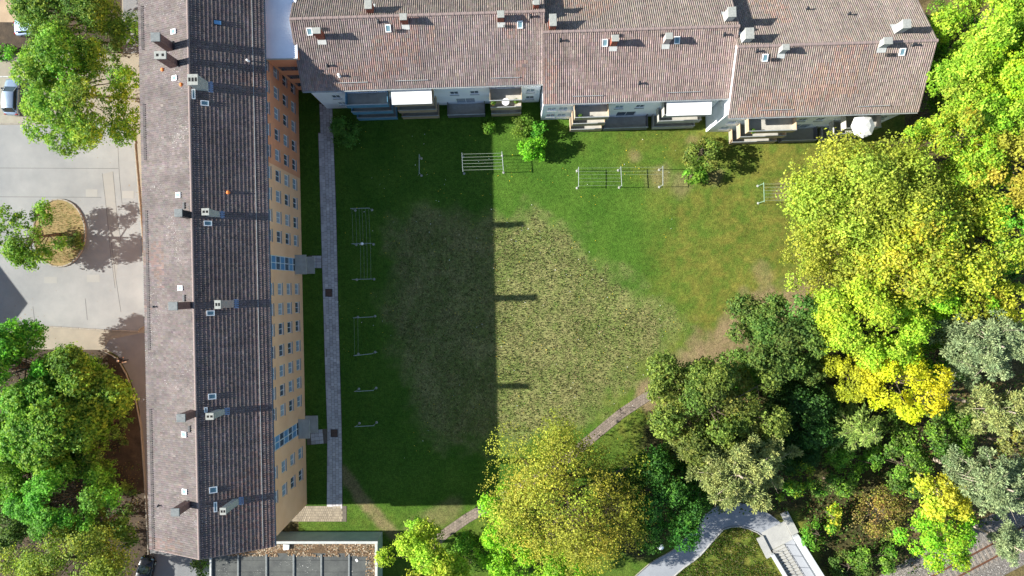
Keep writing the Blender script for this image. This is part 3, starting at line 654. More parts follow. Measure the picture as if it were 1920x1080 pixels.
for (i, u, v, w, d, zt, body) in [(0,690,8,0.62,0.78,13.2,M_brick),(0,756,31,0.62,0.56,13.2,M_brick),(0,593,57,0.72,0.52,13.1,M_brick),(0,939,26,0.6,0.6,13.2,M_brick),(0,1006,2,0.5,0.6,13.2,M_brick),
        (1,1037,37,0.62,1.1,13.3,M_brick),(1,1154,71,0.62,0.55,13.1,M_brick),(1,1255,67,0.62,0.55,13.1,M_cladr),(1,1373,22,0.72,0.9,13.3,M_clad),
        (2,1406,62,0.78,1.0,13.3,M_clad),(2,1474,88,0.62,0.5,13.1,M_clad),(2,1666,76,0.78,0.6,13.2,M_clad),(2,1701,44,0.74,0.8,13.3,M_clad)]:
    q = at_N(i, u, v, zt); zr = NZR-NT*abs(q.y-NHW)
    chimney(BL[i], (q.x, q.y), w, d, zr-0.5, zt, body, M_cap, 0, flash=0.5, flash_dir=(0, -1 if q.y < NHW else 1, NT), over=0.05)
for (i, u, v) in [(0,581,59),(0,728,53),(0,975,46),(1,1134,80),(1,1269,75),(2,1434,108),(2,1691,97)]:
    q = on_N(i, u, v); rooflight(BL[i], (q.x, q.y, q.z+0.02), slopeN(q), 0.55, 0.72)
for (i, u, v) in [(0,604,54),(0,749,57),(0,953,49),(2,1451,111),(2,1669,102),(1,1156,66),(1,1246,66)]:
    q = on_N(i, u, v); roof_step(BL[i], (q.x, q.y, q.z), slopeN(q), 0.95, 0.28)
for (i, u, v) in [(0,615,124),(0,711,42),(0,995,32),(1,1050,77),(1,1198,157),(1,1357,66),(2,1418,97),(2,1512,18),(2,1590,28),(2,1711,85)]:
    q = on_N(i, u, v); vent_pipe(BL[i], (q.x, q.y, q.z), M_dark, 0.42)
q = on_N(0, 637, 143); vent_pipe(BL[0], (q.x, q.y, q.z), M_pvc, 0.5)
for (i, ua, ub, v) in [(0,634,690,154),(0,742,803,150),(0,920,974,145),(1,1073,1130,179),(1,1250,1312,172),(2,1424,1484,205),(2,1608,1667,198)]:
    a = on_N(i, ua, v); c = on_N(i, ub, v); q = (a+c)/2; snow_guard(BL[i], (q.x, q.y, q.z), slopeN(q), (c-a).length, (0.10, 0.22), M_zinc, 0.9)

# pots and a table on the top balconies
def potted(label, i, u, v, seed):
    q = toN(P(u, v, 6.3)); w_ = fromN(q.x, q.y); r = np.random.default_rng(seed); t = thing('potted_plant', label, 'plant', (w_.x, w_.y, 5.802))
    obj('pot', MB().lathe([(0.0,0.0),(0.15,0.0),(0.2,0.34),(0.17,0.34),(0.0,0.31)], 10), M_terra, t)
    n = 260; d = r.normal(size=(n, 3)); d /= np.linalg.norm(d, axis=1, keepdims=True); c = d*np.array([0.32,0.32,0.3])*(0.5+0.5*r.random((n,1)))+np.array([0,0,0.6]); a = r.normal(size=(n, 3)); a /= np.linalg.norm(a, axis=1, keepdims=True); b = np.cross(d, a)
    V = np.stack([c-a*0.07, c-b*0.05, c+a*0.07, c+b*0.05], 1).reshape(-1, 3); C = np.repeat(np.array(lin(110,150,56)[:3])*0.7*(0.6+0.8*r.random((n,1))), 4, 0)
    link('foliage', npmesh('foliage', V, np.arange(n*4).reshape(-1, 4), C), LEAF, t)
potted('potted plant at the outer rail of the tan balcony next to the middle block', 0, 925, 193, 1); potted('potted plant by the wall on the tan balcony next to the middle block', 0, 968, 190, 2)
potted('potted plant on the tan balcony of the end block', 2, 1412, 246, 3); potted('potted plant on the tan balcony of the middle block', 1, 1088, 219, 4)
q = toN(P(948, 191, 6.5)); w_ = fromN(q.x, q.y); t = thing('balcony_table', 'small round table between the plants on the tan balcony', 'table', (w_.x, w_.y, 5.802))
obj('table_top', MB().lathe([(0.0,0.72),(0.4,0.72),(0.4,0.69),(0.0,0.69)], 16), M_pvc, t); obj('table_leg', MB().tube([(0,0,0.02),(0,0,0.69)], 0.03, 8), M_dark, t); obj('table_foot', MB().lathe([(0.0,0.03),(0.22,0.02),(0.24,0.0)], 12), M_dark, t)

# white roofed link between the two
lk = thing('link_wing', 'white flat roofed link wing between the long building and the row house', 'building', (L_O.x, L_O.y, 0), thL)
xa, xb = wx+0.05, toL(fromN(-21.6, 3)).x; ya = toL(P(520, 109, 11.0)).y
obj('wall', MB().quad((xa,ya,0),(xb,ya,0),(xb,ya,10.9),(xa,ya,10.9)).quad((xb,ya,0),(xb,ya+9,0),(xb,ya+9,10.9),(xb,ya,10.9)), M_orange, lk)
obj('flat_roof', MB().box(xa, xb, ya-0.05, ya+9, 10.9, 11.03), M_memb, lk)
obj('roof_edge', MB().box(xa, xb, ya-0.12, ya-0.052, 10.8, 11.1), M_coping, lk)
for z in (1.5, 4.3, 7.1): obj('window_band', MB().box(xa+0.4, xb-0.4, ya-0.02, ya-0.002, z, z+1.2), M_glass, lk)
ps = thing('parasol', 'white parasol open on a balcony of the end row house block', 'parasol', fromN(*(lambda q: (q.x, q.y))(toN(P(1619, 236, 7.9)))))
ps.location.z = 5.8
obj('canopy', MB().lathe([(0.0,2.45),(0.7,2.3),(1.25,2.05),(1.27,1.97)], 8), M_awn, ps); obj('pole', MB().tube([(0,0,0.0),(0,0,2.44)], 0.025, 8), M_galv, ps); obj('base', MB().lathe([(0,0.09),(0.22,0.07),(0.24,0.0)], 12), M_balcd, ps)

# ------------------------------------------------------------------ flat roofed annex at the south end
an = thing('flat_roof_annex', 'low annex with felt roof panels and pale green metal walls', 'building', (0,0,0))
AZ = 3.25; pE = P(707, 1018, AZ); pN = P(560, 1016, AZ); pW = P(394, 1060, AZ); AX0, AX1, AY1, AY0 = pW.x, pE.x, pN.y, -46.0
obj('wall', MB().quad((AX1,AY1,0),(AX0,AY1,0),(AX0,AY1,AZ-0.1),(AX1,AY1,AZ-0.1)), M_annex, an); obj('wall', MB().quad((AX1,AY0,0),(AX1,AY1,0),(AX1,AY1,AZ-0.1),(AX1,AY0,AZ-0.1)), M_annex, an)
obj('wall', MB().quad((AX0,AY1,0),(AX0,AY0,0),(AX0,AY0,AZ-0.1),(AX0,AY1,AZ-0.1)).quad((AX0,AY0,0),(AX1,AY0,0),(AX1,AY0,AZ-0.1),(AX0,AY0,AZ-0.1)), M_annex, an)
for (x0, x1, y0, y1) in [(AX0-0.08, AX1+0.08, AY1-0.24, AY1+0.06), (AX1-0.24, AX1+0.06, AY0, AY1-0.242), (AX0-0.08, AX0+0.14, AY0, AY1-0.242)]:
    obj('parapet', MB().box(x0, x1, y0, y1, AZ-0.3, AZ, 0.02), M_coping, an)
seams = [AX0+0.14]+[P(u, 1050, AZ-0.2).x for u in (447,500,551,603,655)]+[AX1-0.24]
ys = [AY1-0.24, P(500, 1052, AZ).y, P(500, 1074, AZ).y, AY0]
for a, c in zip(seams[:-1], seams[1:]):
    for q0, q1 in zip(ys[:-1], ys[1:]):
        obj('roof_panel', MB().box(a+0.015, c-0.015, q1+0.012, q0-0.012, AZ-0.32, AZ-0.22+random.uniform(-0.012, 0.006)), M_felt, an)
for x in seams[1:-1]: obj('roof_seam', MB().box(x-0.11, x+0.11, AY0+0.1, P(500, 1040, AZ).y, AZ-0.22, AZ-0.10, 0.04), M_capd, an)
for k in range(6):
    x = AX0+0.6+k*3.1
# leaves and moss collected along the parapet
n = 5200; yy0 = AY1-0.26; r = rng.random(n); X = AX0+0.3+(AX1-AX0-0.7)*rng.random(n); Y = yy0-1.35*r**1.3-0.12*rng.random(n); keep = (vnoise(X, Y, 0.9, 2) > 0.18+0.25*r); 
extra = 500; X = np.concatenate([X[keep], AX1-0.3-1.0*rng.random(extra)**2.2]); Y = np.concatenate([Y[keep], yy0-6*rng.random(extra)])
Z = AZ-0.195+0.05*rng.random(len(X))
def litter_mesh(X, Y, Z, size, cols, tilt=0.5):
    n = len(X); c = np.stack([X, Y, Z], 1); a = rng.random(n)*6.283; s = size*(0.5+rng.random(n))
    d = np.stack([np.cos(a), np.sin(a), tilt*(rng.random(n)-0.5)], 1)*s[:, None]; e = np.stack([-np.sin(a), np.cos(a), tilt*(rng.random(n)-0.5)], 1)*s[:, None]*0.6
    V = np.stack([c-d, c-e, c+d, c+e], 1).reshape(-1, 3); Q = np.arange(n*4).reshape(-1, 4)
    cc = np.array([k[:3] for k in cols])[rng.integers(0, len(cols), n)]*(0.6+0.7*rng.random(n))[:, None]; return V, Q, np.repeat(cc, 4, 0)
V, Q, C = litter_mesh(X, Y, Z, 0.10, [lin(118,90,62), lin(140,114,84), lin(92,70,50), lin(158,146,124), lin(82,70,48)])
o = link('leaf_litter', npmesh('leaf_litter', V, Q, C), leaf_mat('litter_leaf', 0.05), an); o['kind'] = 'stuff'
obj('litter_bed', MB().box(AX0+0.2, AX1-0.26, AY1-1.35, AY1-0.26, AZ-0.2, AZ-0.185), M_litter, an)
p = P(537, 1026, AZ); obj('vent_hood', MB().prism([(-0.28,-0.3),(0.3,-0.2),(0.34,0.3),(-0.34,0.34)], 0, 0.32), M_pvc, an, (p.x, p.y, AZ-0.19))
p = P(668, 1052, AZ); obj('scrap', MB().box(-0.12,0.12,-0.16,0.16,0,0.03), M_pvc, an, (p.x, p.y, AZ-0.21), (0,0,0.6))

# off frame house whose gable shadow reaches the car park
gh = thing('gable_house', 'low gabled house standing west of the car park', 'house', (-79.9, -2.0, 0))
obj('wall', MB().quad((8,-5,0),(8,5,0),(8,5,6.2),(8,-5,6.2)).poly([(8,-5,6.2),(8,5,6.2),(8,0,8.2)]).quad((-8,5,0),(-8,-5,0),(-8,-5,6.2),(-8,5,6.2)).poly([(-8,5,6.2),(-8,-5,6.2),(-8,0,8.2)]).quad((-8,-5,0),(8,-5,0),(8,-5,6.2),(-8,-5,6.2)).quad((8,5,0),(-8,5,0),(-8,5,6.2),(8,5,6.2)), M_peach, gh)
obj('roof', MB().quad((-8.4,-5.5,6.05),(8.4,-5.5,6.05),(8.4,0,8.35),(-8.4,0,8.35)).quad((8.4,5.5,6.05),(-8.4,5.5,6.05),(-8.4,0,8.35),(8.4,0,8.35)), M_ridge, gh)
for y in (-2.6, 0, 2.6):
    for z in (1.0, 3.9): window(gh, 1.2, 1.3, (8.0, y, z), math.pi/2)

#@@PART2
# ------------------------------------------------------------------ courtyard paths
def slab_strip(name, pl, cols, colw, step, z, m=M_slab, jitter=0.012, seed=1, shift=0.0):
    """rows of separate paving slabs along a pixel polyline, joined into one part"""
    r = np.random.default_rng(seed); pts = [P(u, v) for u, v in pl]; Vs, Qs, Cs = [], [], []; k = 0
    for a, b in zip(pts[:-1], pts[1:]):
        d = (b-a); L = d.length; d.normalize(); n = Vector((-d.y, d.x, 0)); cnt = max(1, int(L/step)); st = L/cnt
        for i in range(cnt):
            for c in range(cols):
                o = a+d*(i*st+ (0.5*st if c % 2 else 0)*shift)+n*((c-cols/2)*colw)
                g = 0.014; zz = z+r.normal(0, 0.004); th = r.normal(0, 0.004)
                q = [o+d*g+n*g, o+d*(st-g)+n*(g+th), o+d*(st-g)+n*(colw-g), o+d*g+n*(colw-g+th)]
                top = [(p.x, p.y, zz) for p in q]; bot = [(p.x, p.y, zz-0.04) for p in q]
                Vs += bot+top; Qs += [(k+4,k+5,k+6,k+7),(k,k+1,k+5,k+4),(k+1,k+2,k+6,k+5),(k+2,k+3,k+7,k+6),(k+3,k,k+4,k+7)]; k += 8
                t = r.normal(1.0, 0.10); Cs += [(t*1.0, t*0.99, t*0.98)]*8
    return npmesh(name, np.array(Vs), np.array(Qs), np.array(Cs))
def paved(name, pl, cols, colw, step, z, wide, seed=1, m=M_slab, shift=0.0):
    base = strip(name, pl, wide, z-0.012, M_jointp)
    o = link('paving_slabs', slab_strip(name, pl, cols, colw, step, z, seed=seed, shift=shift), m, base); o['kind'] = 'stuff'; return base
LP = [(611,195),(615,300),(619,420),(622,560),(626,700),(629,810),(630,950)]
paved('footpath', LP, 4, 0.37, 0.42, 0.075, 1.56, 3, shift=1.0)
paved('footpath_edge', [(600,250),(605,420),(609,560),(613,700),(617,810),(616,950)], 1, 0.36, 0.9, 0.068, 0.40, 4)
M_slabb = mat('paving_beige', lin(146,135,116), lin(128,118,102), 1.2, 0.9, attr=True, bump=0.4)
paved('paved_corner', [(541,963),(641,963)], 6, 0.30, 0.22, 0.072, 1.84, 5, m=M_slabb, shift=1.0)
paved('entrance_path', [(583,820),(606,818)], 4, 0.42, 0.42, 0.071, 1.70, 6)
paved('entrance_path', [(585,491),(603,491)], 4, 0.36, 0.40, 0.071, 1.46, 7)
M_slabr = mat('paving_rosy', lin(128,116,104), lin(108,98,88), 1.2, 0.9, attr=True, bump=0.4)
paved('garden_path', [(800,1030),(835,1000),(875,972),(915,949),(990,905),(1060,862),(1120,812),(1165,775),(1215,742)], 4, 0.28, 0.33, 0.07, 1.16, 8, m=M_slabr, shift=1.0)
for (u, v, lb_) in [(617,549,'rusty square inspection cover in the footpath beside the three frame clothes line'),(627,812,'dark inspection cover in the footpath near the last bare clothes frame')]:
    p = P(u, v); c = tag(obj('inspection_cover', MB().box(-0.36,0.36,-0.4,0.4,0.04,0.094,0.01), M_rust, None, (p.x, p.y, 0)), lb_, 'cover')
    obj('cover_frame', MB().box(-0.42,0.42,-0.46,0.46,0.03,0.086), M_dark, c)

# ------------------------------------------------------------------ clothes lines
def cl_frame(root, c, d, L=2.35, h=1.95, r=0.035, m=M_galv, bend=True, k=1):
    """goal shaped steel frame; c = ground point of the middle, d = unit direction of the bar"""
    n = Vector((-d.y, d.x, 0)); o = None
    a, b = c-d*(L/2), c+d*(L/2)
    bar = [a-d*0.12+Vector((0,0,h)), b+d*0.12+Vector((0,0,h))]
    o = obj('crossbar', MB().tube(bar, r*1.05, 7), m, root)
    for p in (a, b):
        obj('post', MB().tube([(p.x,p.y,-0.3),(p.x,p.y,h-0.001)], r, 7), m, root)
        obj('footing', MB().lathe([(0.15,-0.2),(0.15,0.05),(0.11,0.085),(0.0,0.09)], 10, (p.x,p.y,0)), M_conc, root)
    return o
def clothes_line(label, bars, wires=6, h=1.95, m=M_galv, wr=0.008, spans=None, wm=None):
    """bars: pixel ends of each crossbar as seen at height h"""
    B = [(P(*a, h), P(*b, h)) for a, b in bars]; c0 = (B[0][0]+B[0][1])/2
    t = thing('clothes_line' if len(B) > 1 else 'clothes_rack', label, 'clothes line', (c0.x, c0.y, 0))
    off = Vector((c0.x, c0.y, 0))
    for a, b in B:
        a0 = Vector((a.x, a.y, 0))-off; b0 = Vector((b.x, b.y, 0))-off; d = (b0-a0).normalized(); cl_frame(t, (a0+b0)/2, d, (b0-a0).length-0.24, h, m=m)
    for i in range(len(B)-1):
        fr = spans[i] if spans else [(k+0.5)/wires for k in range(wires)]
        for f in fr:
            p = B[i][0].lerp(B[i][1], f)-off; q = B[i+1][0].lerp(B[i+1][1], f)-off; p.z = q.z = h+0.03; mid = (p+q)/2; mid.z -= 0.05
            obj('wire', MB().tube([p, p.lerp(mid, 0.5)-Vector((0,0,0.012)), mid, q.lerp(mid, 0.5)-Vector((0,0,0.012)), q], wr, 4), wm or M_wire, t)
    return t
clothes_line('lone steel clothes frame in shade in front of the blue balconies', [((786,289),(786,326))])
clothes_line('clothes line of six thick rails half in shade beside the round bushes', [((866,286),(868,322)),((941,284),(944,320))], 6, wr=0.016, m=M_galv)
clothes_line('three frame clothes line standing on sunny grass before the middle block', [((1085,313),(1085,350)),((1164,312),(1166,349)),((1243,311),(1243,348))], 6, wr=0.008,
             spans=[[0.06,0.23,0.40,0.58,0.76,0.95],[0.06,0.25,0.42]])
clothes_line('green clothes line reaching under the big yellow tree', [((1432,342),(1433,379)),((1512,341),(1513,377))], 6, m=M_galvg, wr=0.013)
clothes_line('three frame clothes line in deep shade along the slab footpath', [((657,391),(693,390)),((659,457),(696,456)),((660,524),(697,523))], 6, wr=0.009, spans=[[0.08,0.27,0.45,0.6,0.78,0.95],[0.45,0.62,0.78,0.96]])
clothes_line('two frame clothes line in shade with only two wires', [((662,596),(699,594)),((663,667),(699,663))], 6, wr=0.008, spans=[[0.05,0.24]])
clothes_line('bare clothes frame without wires next to the two wire line', [((664,734),(701,732))])
clothes_line('last bare clothes frame of the shaded row, farthest from the blue balconies', [((665,800),(702,798))])
p = P(679, 457, 2.2); t = thing('garden_lamp', 'slim garden lamp with a white globe among the shaded clothes lines', 'lamp', (p.x, p.y, 0))
obj('pole', MB().tube([(0,0,-0.2),(0,0,2.06)], 0.03, 8), M_galv, t); obj('globe', MB().lathe([(0.0,2.05),(0.1,2.07),(0.16,2.16),(0.17,2.24),(0.13,2.35),(0.0,2.40)], 12), M_globe, t, smooth=True)

# ------------------------------------------------------------------ cars
def car(label, loc, rotz, paint, L=4.25, W=1.74, Hh=1.46):
    t = thing('parked_car', label, 'car', loc, rotz); l, w = L/2, W/2
    def loft(st, ring, cap=True):
        mb = MB(); k = len(ring(*st[0]))
        for s in st: mb.v += ring(*s)
        for i in range(len(st)-1):
            for j in range(k-1): mb.f.append((i*k+j, i*k+j+1, (i+1)*k+j+1, (i+1)*k+j))
        mb.f.append(tuple(range(k-1,-1,-1))); mb.f.append(tuple((len(st)-1)*k+j for j in range(k))); return mb
    def ring(x, hw, zb, zs, zc):
        return [(x,-hw*0.92,zb),(x,-hw,zb+0.12),(x,-hw,zs-0.14),(x,-hw*0.95,zs-0.03),(x,-hw*0.82,zs+zc*0.55),(x,-hw*0.4,zs+zc),(x,hw*0.4,zs+zc),(x,hw*0.82,zs+zc*0.55),(x,hw*0.95,zs-0.03),(x,hw,zs-0.14),(x,hw,zb+0.12),(x,hw*0.92,zb)]
    st = [(-l,w*0.70,0.34,0.62,0.01),(-l+0.08,w*0.86,0.26,0.78,0.02),(-l+0.35,w*0.97,0.22,0.90,0.03),(-l*0.4,w,0.2,0.93,0.02),(0.2,w,0.2,0.92,0.02),(l*0.42,w*0.99,0.2,0.90,0.04),(l-0.5,w*0.95,0.22,0.80,0.05),(l-0.16,w*0.84,0.26,0.68,0.03),(l,w*0.60,0.34,0.56,0.01)]
    obj('body', loft(st, ring), paint, t, smooth=True)
    def cab(x, hw, z): return [(x,-hw,0.9),(x,-hw*0.9,z-0.06),(x,-hw*0.72,z),(x,hw*0.72,z),(x,hw*0.9,z-0.06),(x,hw,0.9)]
    obj('glasshouse', loft([(-l+0.28,w*0.78,0.93),(-l+0.72,w*0.84,Hh-0.07),(-0.35,w*0.86,Hh-0.025),(0.30,w*0.86,Hh-0.06),(1.12,w*0.84,0.92)], cab), M_carg, t, smooth=False)
    rf = MB(); xs = [-l+0.66, -0.9, -0.2, 0.42]; zs = [Hh-0.07, Hh-0.02, Hh, Hh-0.06]; ws = [w*0.66, w*0.70, w*0.70, w*0.66]
    for x, z, hw in zip(xs, zs, ws): rf.v += [(x,-hw-0.09,z-0.05),(x,-hw,z+0.01),(x,0,z+0.035),(x,hw,z+0.01),(x,hw+0.09,z-0.05)]
    for i in range(3):
        for j in range(4): rf.f.append((i*5+j,i*5+j+1,(i+1)*5+j+1,(i+1)*5+j))
    r_ = obj('roof', rf, paint, t, smooth=True)
    for s in (1, -1):
        for (xa, za, xb, zb) in ((0.42,Hh-0.06,1.12,0.92),(-l+0.66,Hh-0.07,-l+0.26,0.93)):
            obj('pillar', MB().tube([(xa,s*w*0.75,za),(xb,s*w*0.83,zb)], 0.035, 5), paint, t)
        obj('mirror', MB().box(0.78,0.95,min(s*w,s*(w+0.2)),max(s*w,s*(w+0.2)),0.93,1.06,0.03), M_cark, t)
        obj('headlight', MB().box(l-0.32,l-0.14,min(s*w*0.55,s*w*0.84),max(s*w*0.55,s*w*0.84),0.6,0.735,0.02), M_glassr, t)
        obj('tail_light', MB().box(-l+0.02,-l+0.14,min(s*w*0.6,s*w*0.88),max(s*w*0.6,s*w*0.88),0.62,0.83,0.02), M_lampr, t)
        for x in (-l+0.78, l-0.82):
            wb = MB(); k = 16
            wh = obj('wheel', MB().tube([(x,s*(w-0.2),0.31),(x,s*(w+0.01),0.31)], 0.31, 16), M_tyre, t); obj('rim', MB().tube([(x,s*(w+0.011),0.31),(x,s*(w+0.02),0.31)], 0.19, 12), M_galv, wh)
    obj('bumper', MB().box(l-0.12,l+0.03,-w*0.62,w*0.62,0.3,0.5,0.03), M_cark, t); obj('aerial', MB().tube([(-l+1.0,0,Hh+0.02),(-l+0.8,0,Hh+0.2)], 0.01, 4), M_cark, t)
    return t
p = P(21, 181, 0.8); car('silver blue hatchback parked on the grid paved bay', (p.x, p.y, 0.02), math.radians(88), M_carp)
p = P(60, 50, 0.8); car('light blue car half hidden under the tree by the tan courtyard', (p.x, p.y, 0.03), math.radians(4), M_carb)
p = P(270, 1078, 0.8); car('black car in deep shade beside the path', (p.x, p.y, 0.03), math.radians(80), M_cark)

# ------------------------------------------------------------------ person walking on the path
p = P(236, 674); pt = thing('person', 'person in dark clothes walking along the shaded path with a white bag', 'person', (p.x, p.y, 0.02), math.radians(-75))
vs = [(0,0,0.95),(0,0,1.12),(0,0,1.32),(0,0.01,1.46),(0,0.03,1.53),(0,0.05,1.63),(0,0.05,1.72),
      (0.19,0,1.42),(0.25,-0.10,1.16),(0.24,0.02,0.93),(-0.19,0,1.42),(-0.25,0.10,1.17),(-0.23,0.28,1.02),
      (0.10,0.0,0.90),(0.11,0.20,0.50),(0.11,0.22,0.09),(0.11,0.36,0.05),(-0.10,0.0,0.90),(-0.11,-0.08,0.50),(-0.11,-0.34,0.14),(-0.11,-0.24,0.04)]
es = [(0,1),(1,2),(2,3),(3,4),(4,5),(5,6),(3,7),(7,8),(8,9),(3,10),(10,11),(11,12),(0,13),(13,14),(14,15),(15,16),(0,17),(17,18),(18,19),(19,20)]
rs = [0.16,0.14,0.17,0.12,0.06,0.10,0.08,0.075,0.055,0.04,0.075,0.055,0.04,0.10,0.075,0.05,0.045,0.10,0.075,0.05,0.045]
me = bpy.data.meshes.new('body'); me.from_pydata(vs, es, []); me.update()
body = link('body', me, M_cloth, pt); sk = body.modifiers.new('skin', 'SKIN'); sub = body.modifiers.new('sub', 'SUBSURF'); sub.levels = 1; sub.render_levels = 1
for i, r_ in enumerate(rs): me.skin_vertices[0].data[i].radius = (r_, r_)
me.skin_vertices[0].data[0].use_root = True
obj('face', MB().lathe([(0.0,1.58),(0.075,1.62),(0.085,1.68),(0.07,1.72)], 10, (0,0.085,0)), M_skin, pt, smooth=True)
obj('hat', MB().lathe([(0.13,1.70),(0.135,1.74),(0.11,1.82),(0.0,1.85)], 12, (0,0.05,0)), M_hair, pt, smooth=True)
for (x, y, z) in ((0.24,0.03,0.90),(-0.23,0.30,1.0)):
    hb = MB().box(x-0.03,x+0.03,y-0.02,y+0.05,z-0.06,z+0.04,0.01)
    for k in range(4): hb.tube([(x-0.022+0.015*k,y+0.03,z-0.05),(x-0.022+0.015*k,y+0.05,z-0.10-0.01*(k in (1,2)))], 0.007, 5)
    hb.tube([(x-0.03,y+0.03,z),(x-0.05,y+0.06,z-0.05)], 0.009, 5); obj('hand', hb, M_skin, pt)
bg_ = tag(obj('shopping_bag', MB().box(-0.05,0.05,-0.2,0.2,0.0,0.36,0.03).tube([(0,-0.1,0.35),(0,-0.05,0.50),(0,0.05,0.50),(0,0.1,0.35)], 0.012, 5), M_bag, None, None, (0,0,math.radians(-75))), 'white shopping bag carried by the person on the path', 'bag')
c_, s_ = math.cos(math.radians(-75)), math.sin(math.radians(-75)); bg_.location = (p.x+c_*0.29-s_*0.03, p.y+s_*0.29+c_*0.03, 0.40)

# ------------------------------------------------------------------ south east: path, stairs to the footbridge, railway
def ribbon(name, left, right, z, m, kind='structure'):
    mb = MB(); a = [P(*q) for q in left]; b = [P(*q) for q in right]
    for i in range(len(a)-1): mb.quad((b[i].x,b[i].y,z),(b[i+1].x,b[i+1].y,z),(a[i+1].x,a[i+1].y,z),(a[i].x,a[i].y,z))
    o = obj(name, mb, m); o['kind'] = kind; return o
SL = [(1180,1090),(1220,1055),(1262,1030),(1290,1003),(1318,968),(1350,945),(1400,945),(1440,962),(1468,984)]
SR = [(1225,1120),(1270,1074),(1310,1043),(1338,1012),(1358,992),(1382,987),(1405,992),(1422,1000),(1432,1008)]
def smooth_line(pl, k=5):
    out = []
    for i in range(len(pl)-1):
        p0, p1, p2, p3 = (np.array(pl[max(0, min(len(pl)-1, i+d))], float) for d in (-1, 0, 1, 2))
        for j in range(k):
            t = j/k; out.append(tuple(0.5*((2*p1)+(p2-p0)*t+(2*p0-5*p1+4*p2-p3)*t*t+(3*p1-p0-3*p2+p3)*t**3)))
    return out+[pl[-1]]
SL6 = smooth_line(SL[:6]); SL = smooth_line(SL); SR = smooth_line(SR)
M_grey = mat('path_grey', lin(134,137,141), lin(122,125,129), 0.4, 0.9, bump=0.2)
ribbon('path', SL, SR, 0.062, M_grey)
stones('kerb_stone', SR, 1.0, 0.13, 0.13, M_conc, root=kroot('kerb', 'pale kerb on the inner bend of the grey path by the stairs'))
stones('kerb_stone', SL6, 1.0, 0.10, 0.12, M_kerb, root=kroot('kerb', 'kerb on the outer bend of the grey path under the pine'))
fb = thing('footbridge_stairs', 'white walled stairs with dark handrails climbing from the grey path', 'stairs', P(1453, 1014, 0)); o0 = fb.location.copy()
ax = (P(1497, 1110)-P(1448, 1014)); ax.z = 0; ax.normalize(); nr = Vector((-ax.y, ax.x, 0))     # nr points to the right hand side of the picture
if nr.x < 0: nr = -nr
def bp(a, b, z): q = ax*a+nr*b; return (q.x, q.y, z)
def bbox(a0, a1, b0, b1, z0, z1, z0e=None, z1e=None):
    z0e = z0 if z0e is None else z0e; z1e = z1 if z1e is None else z1e
    mb = MB(); mb.v = [bp(a0,b0,z0),bp(a1,b0,z0e),bp(a1,b1,z0e),bp(a0,b1,z0),bp(a0,b0,z1),bp(a1,b0,z1e),bp(a1,b1,z1e),bp(a0,b1,z1)]
    mb.f = [(0,1,2,3),(7,6,5,4),(4,5,1,0),(5,6,2,1),(6,7,3,2),(7,4,0,3)]; return mb
obj('landing', bbox(-1.6, 0.75, -1.0, 1.95, -0.1, 0.085), M_conc, fb)
obj('wing_slab', bbox(-1.3, 1.3, -1.85, -1.02, -0.1, 0.30), M_conc, fb); obj('wing_slab', bbox(-2.6, 0.2, 1.98, 2.85, -0.1, 0.34), M_conc, fb)
rise, go, n_ = 0.165, 0.30, 26
for k in range(n_): obj('tread', bbox(0.8+k*go, 0.8+(k+1)*go-0.035, -0.85, 0.75, -0.1 if k < 2 else k*rise-0.22, 0.1+(k+1)*rise-0.02), M_conc, fb)
aE = 0.8+n_*go; zE = 0.1+n_*rise; tanS = rise/go
obj('wheel_ramp', bbox(0.76, aE, 0.80, 1.95, -0.1, 0.10, zE-0.25, zE), M_grey, fb)
obj('parapet', bbox(1.0, aE, -1.25, -0.9, -0.1, 0.75, zE-0.5, zE+0.7), M_concw, fb); obj('parapet', bbox(0.3, aE, 2.0, 2.65, -0.1, 0.65, zE-0.5, zE+0.85), M_concw, fb)
obj('deck', bbox(aE, aE+16, -1.25, 2.65, zE-0.5, zE-0.002), M_conc, fb)
for b0, b1 in ((-1.25,-0.9),(2.0,2.65)): obj('parapet', bbox(aE+0.002, aE+16, b0, b1, zE, zE+0.75), M_concw, fb)
for a in (aE+0.6, aE+9): obj('pier', bbox(a, a+0.6, -0.9, 1.9, -0.2, zE-0.502), M_conc, fb)
for b in (-0.87, 0.78):
    hr = MB().tube([bp(0.7, b, 1.05), bp(aE, b, zE+0.95)], 0.03, 6)
    for k in range(0, n_+1, 4): a = 0.8+k*go; z = 0.1+k*rise; hr.tube([bp(a, b, z-0.05), bp(a, b, z+0.93)], 0.022, 6)
    obj('handrail', hr, M_dark, fb)
p = P(1239, 1026, 3.6); t = thing('street_lamp', 'street lamp with a pale round shade beside the grey path', 'lamp', (p.x, p.y, 0))
obj('pole', MB().tube([(0,0,-0.3),(0,0,3.5)], [0.06,0.04], 8), M_galv, t); obj('lamp_shade', MB().lathe([(0.05,3.36),(0.30,3.48),(0.36,3.55),(0.2,3.66),(0.0,3.69)], 20), M_globe, t, smooth=True)

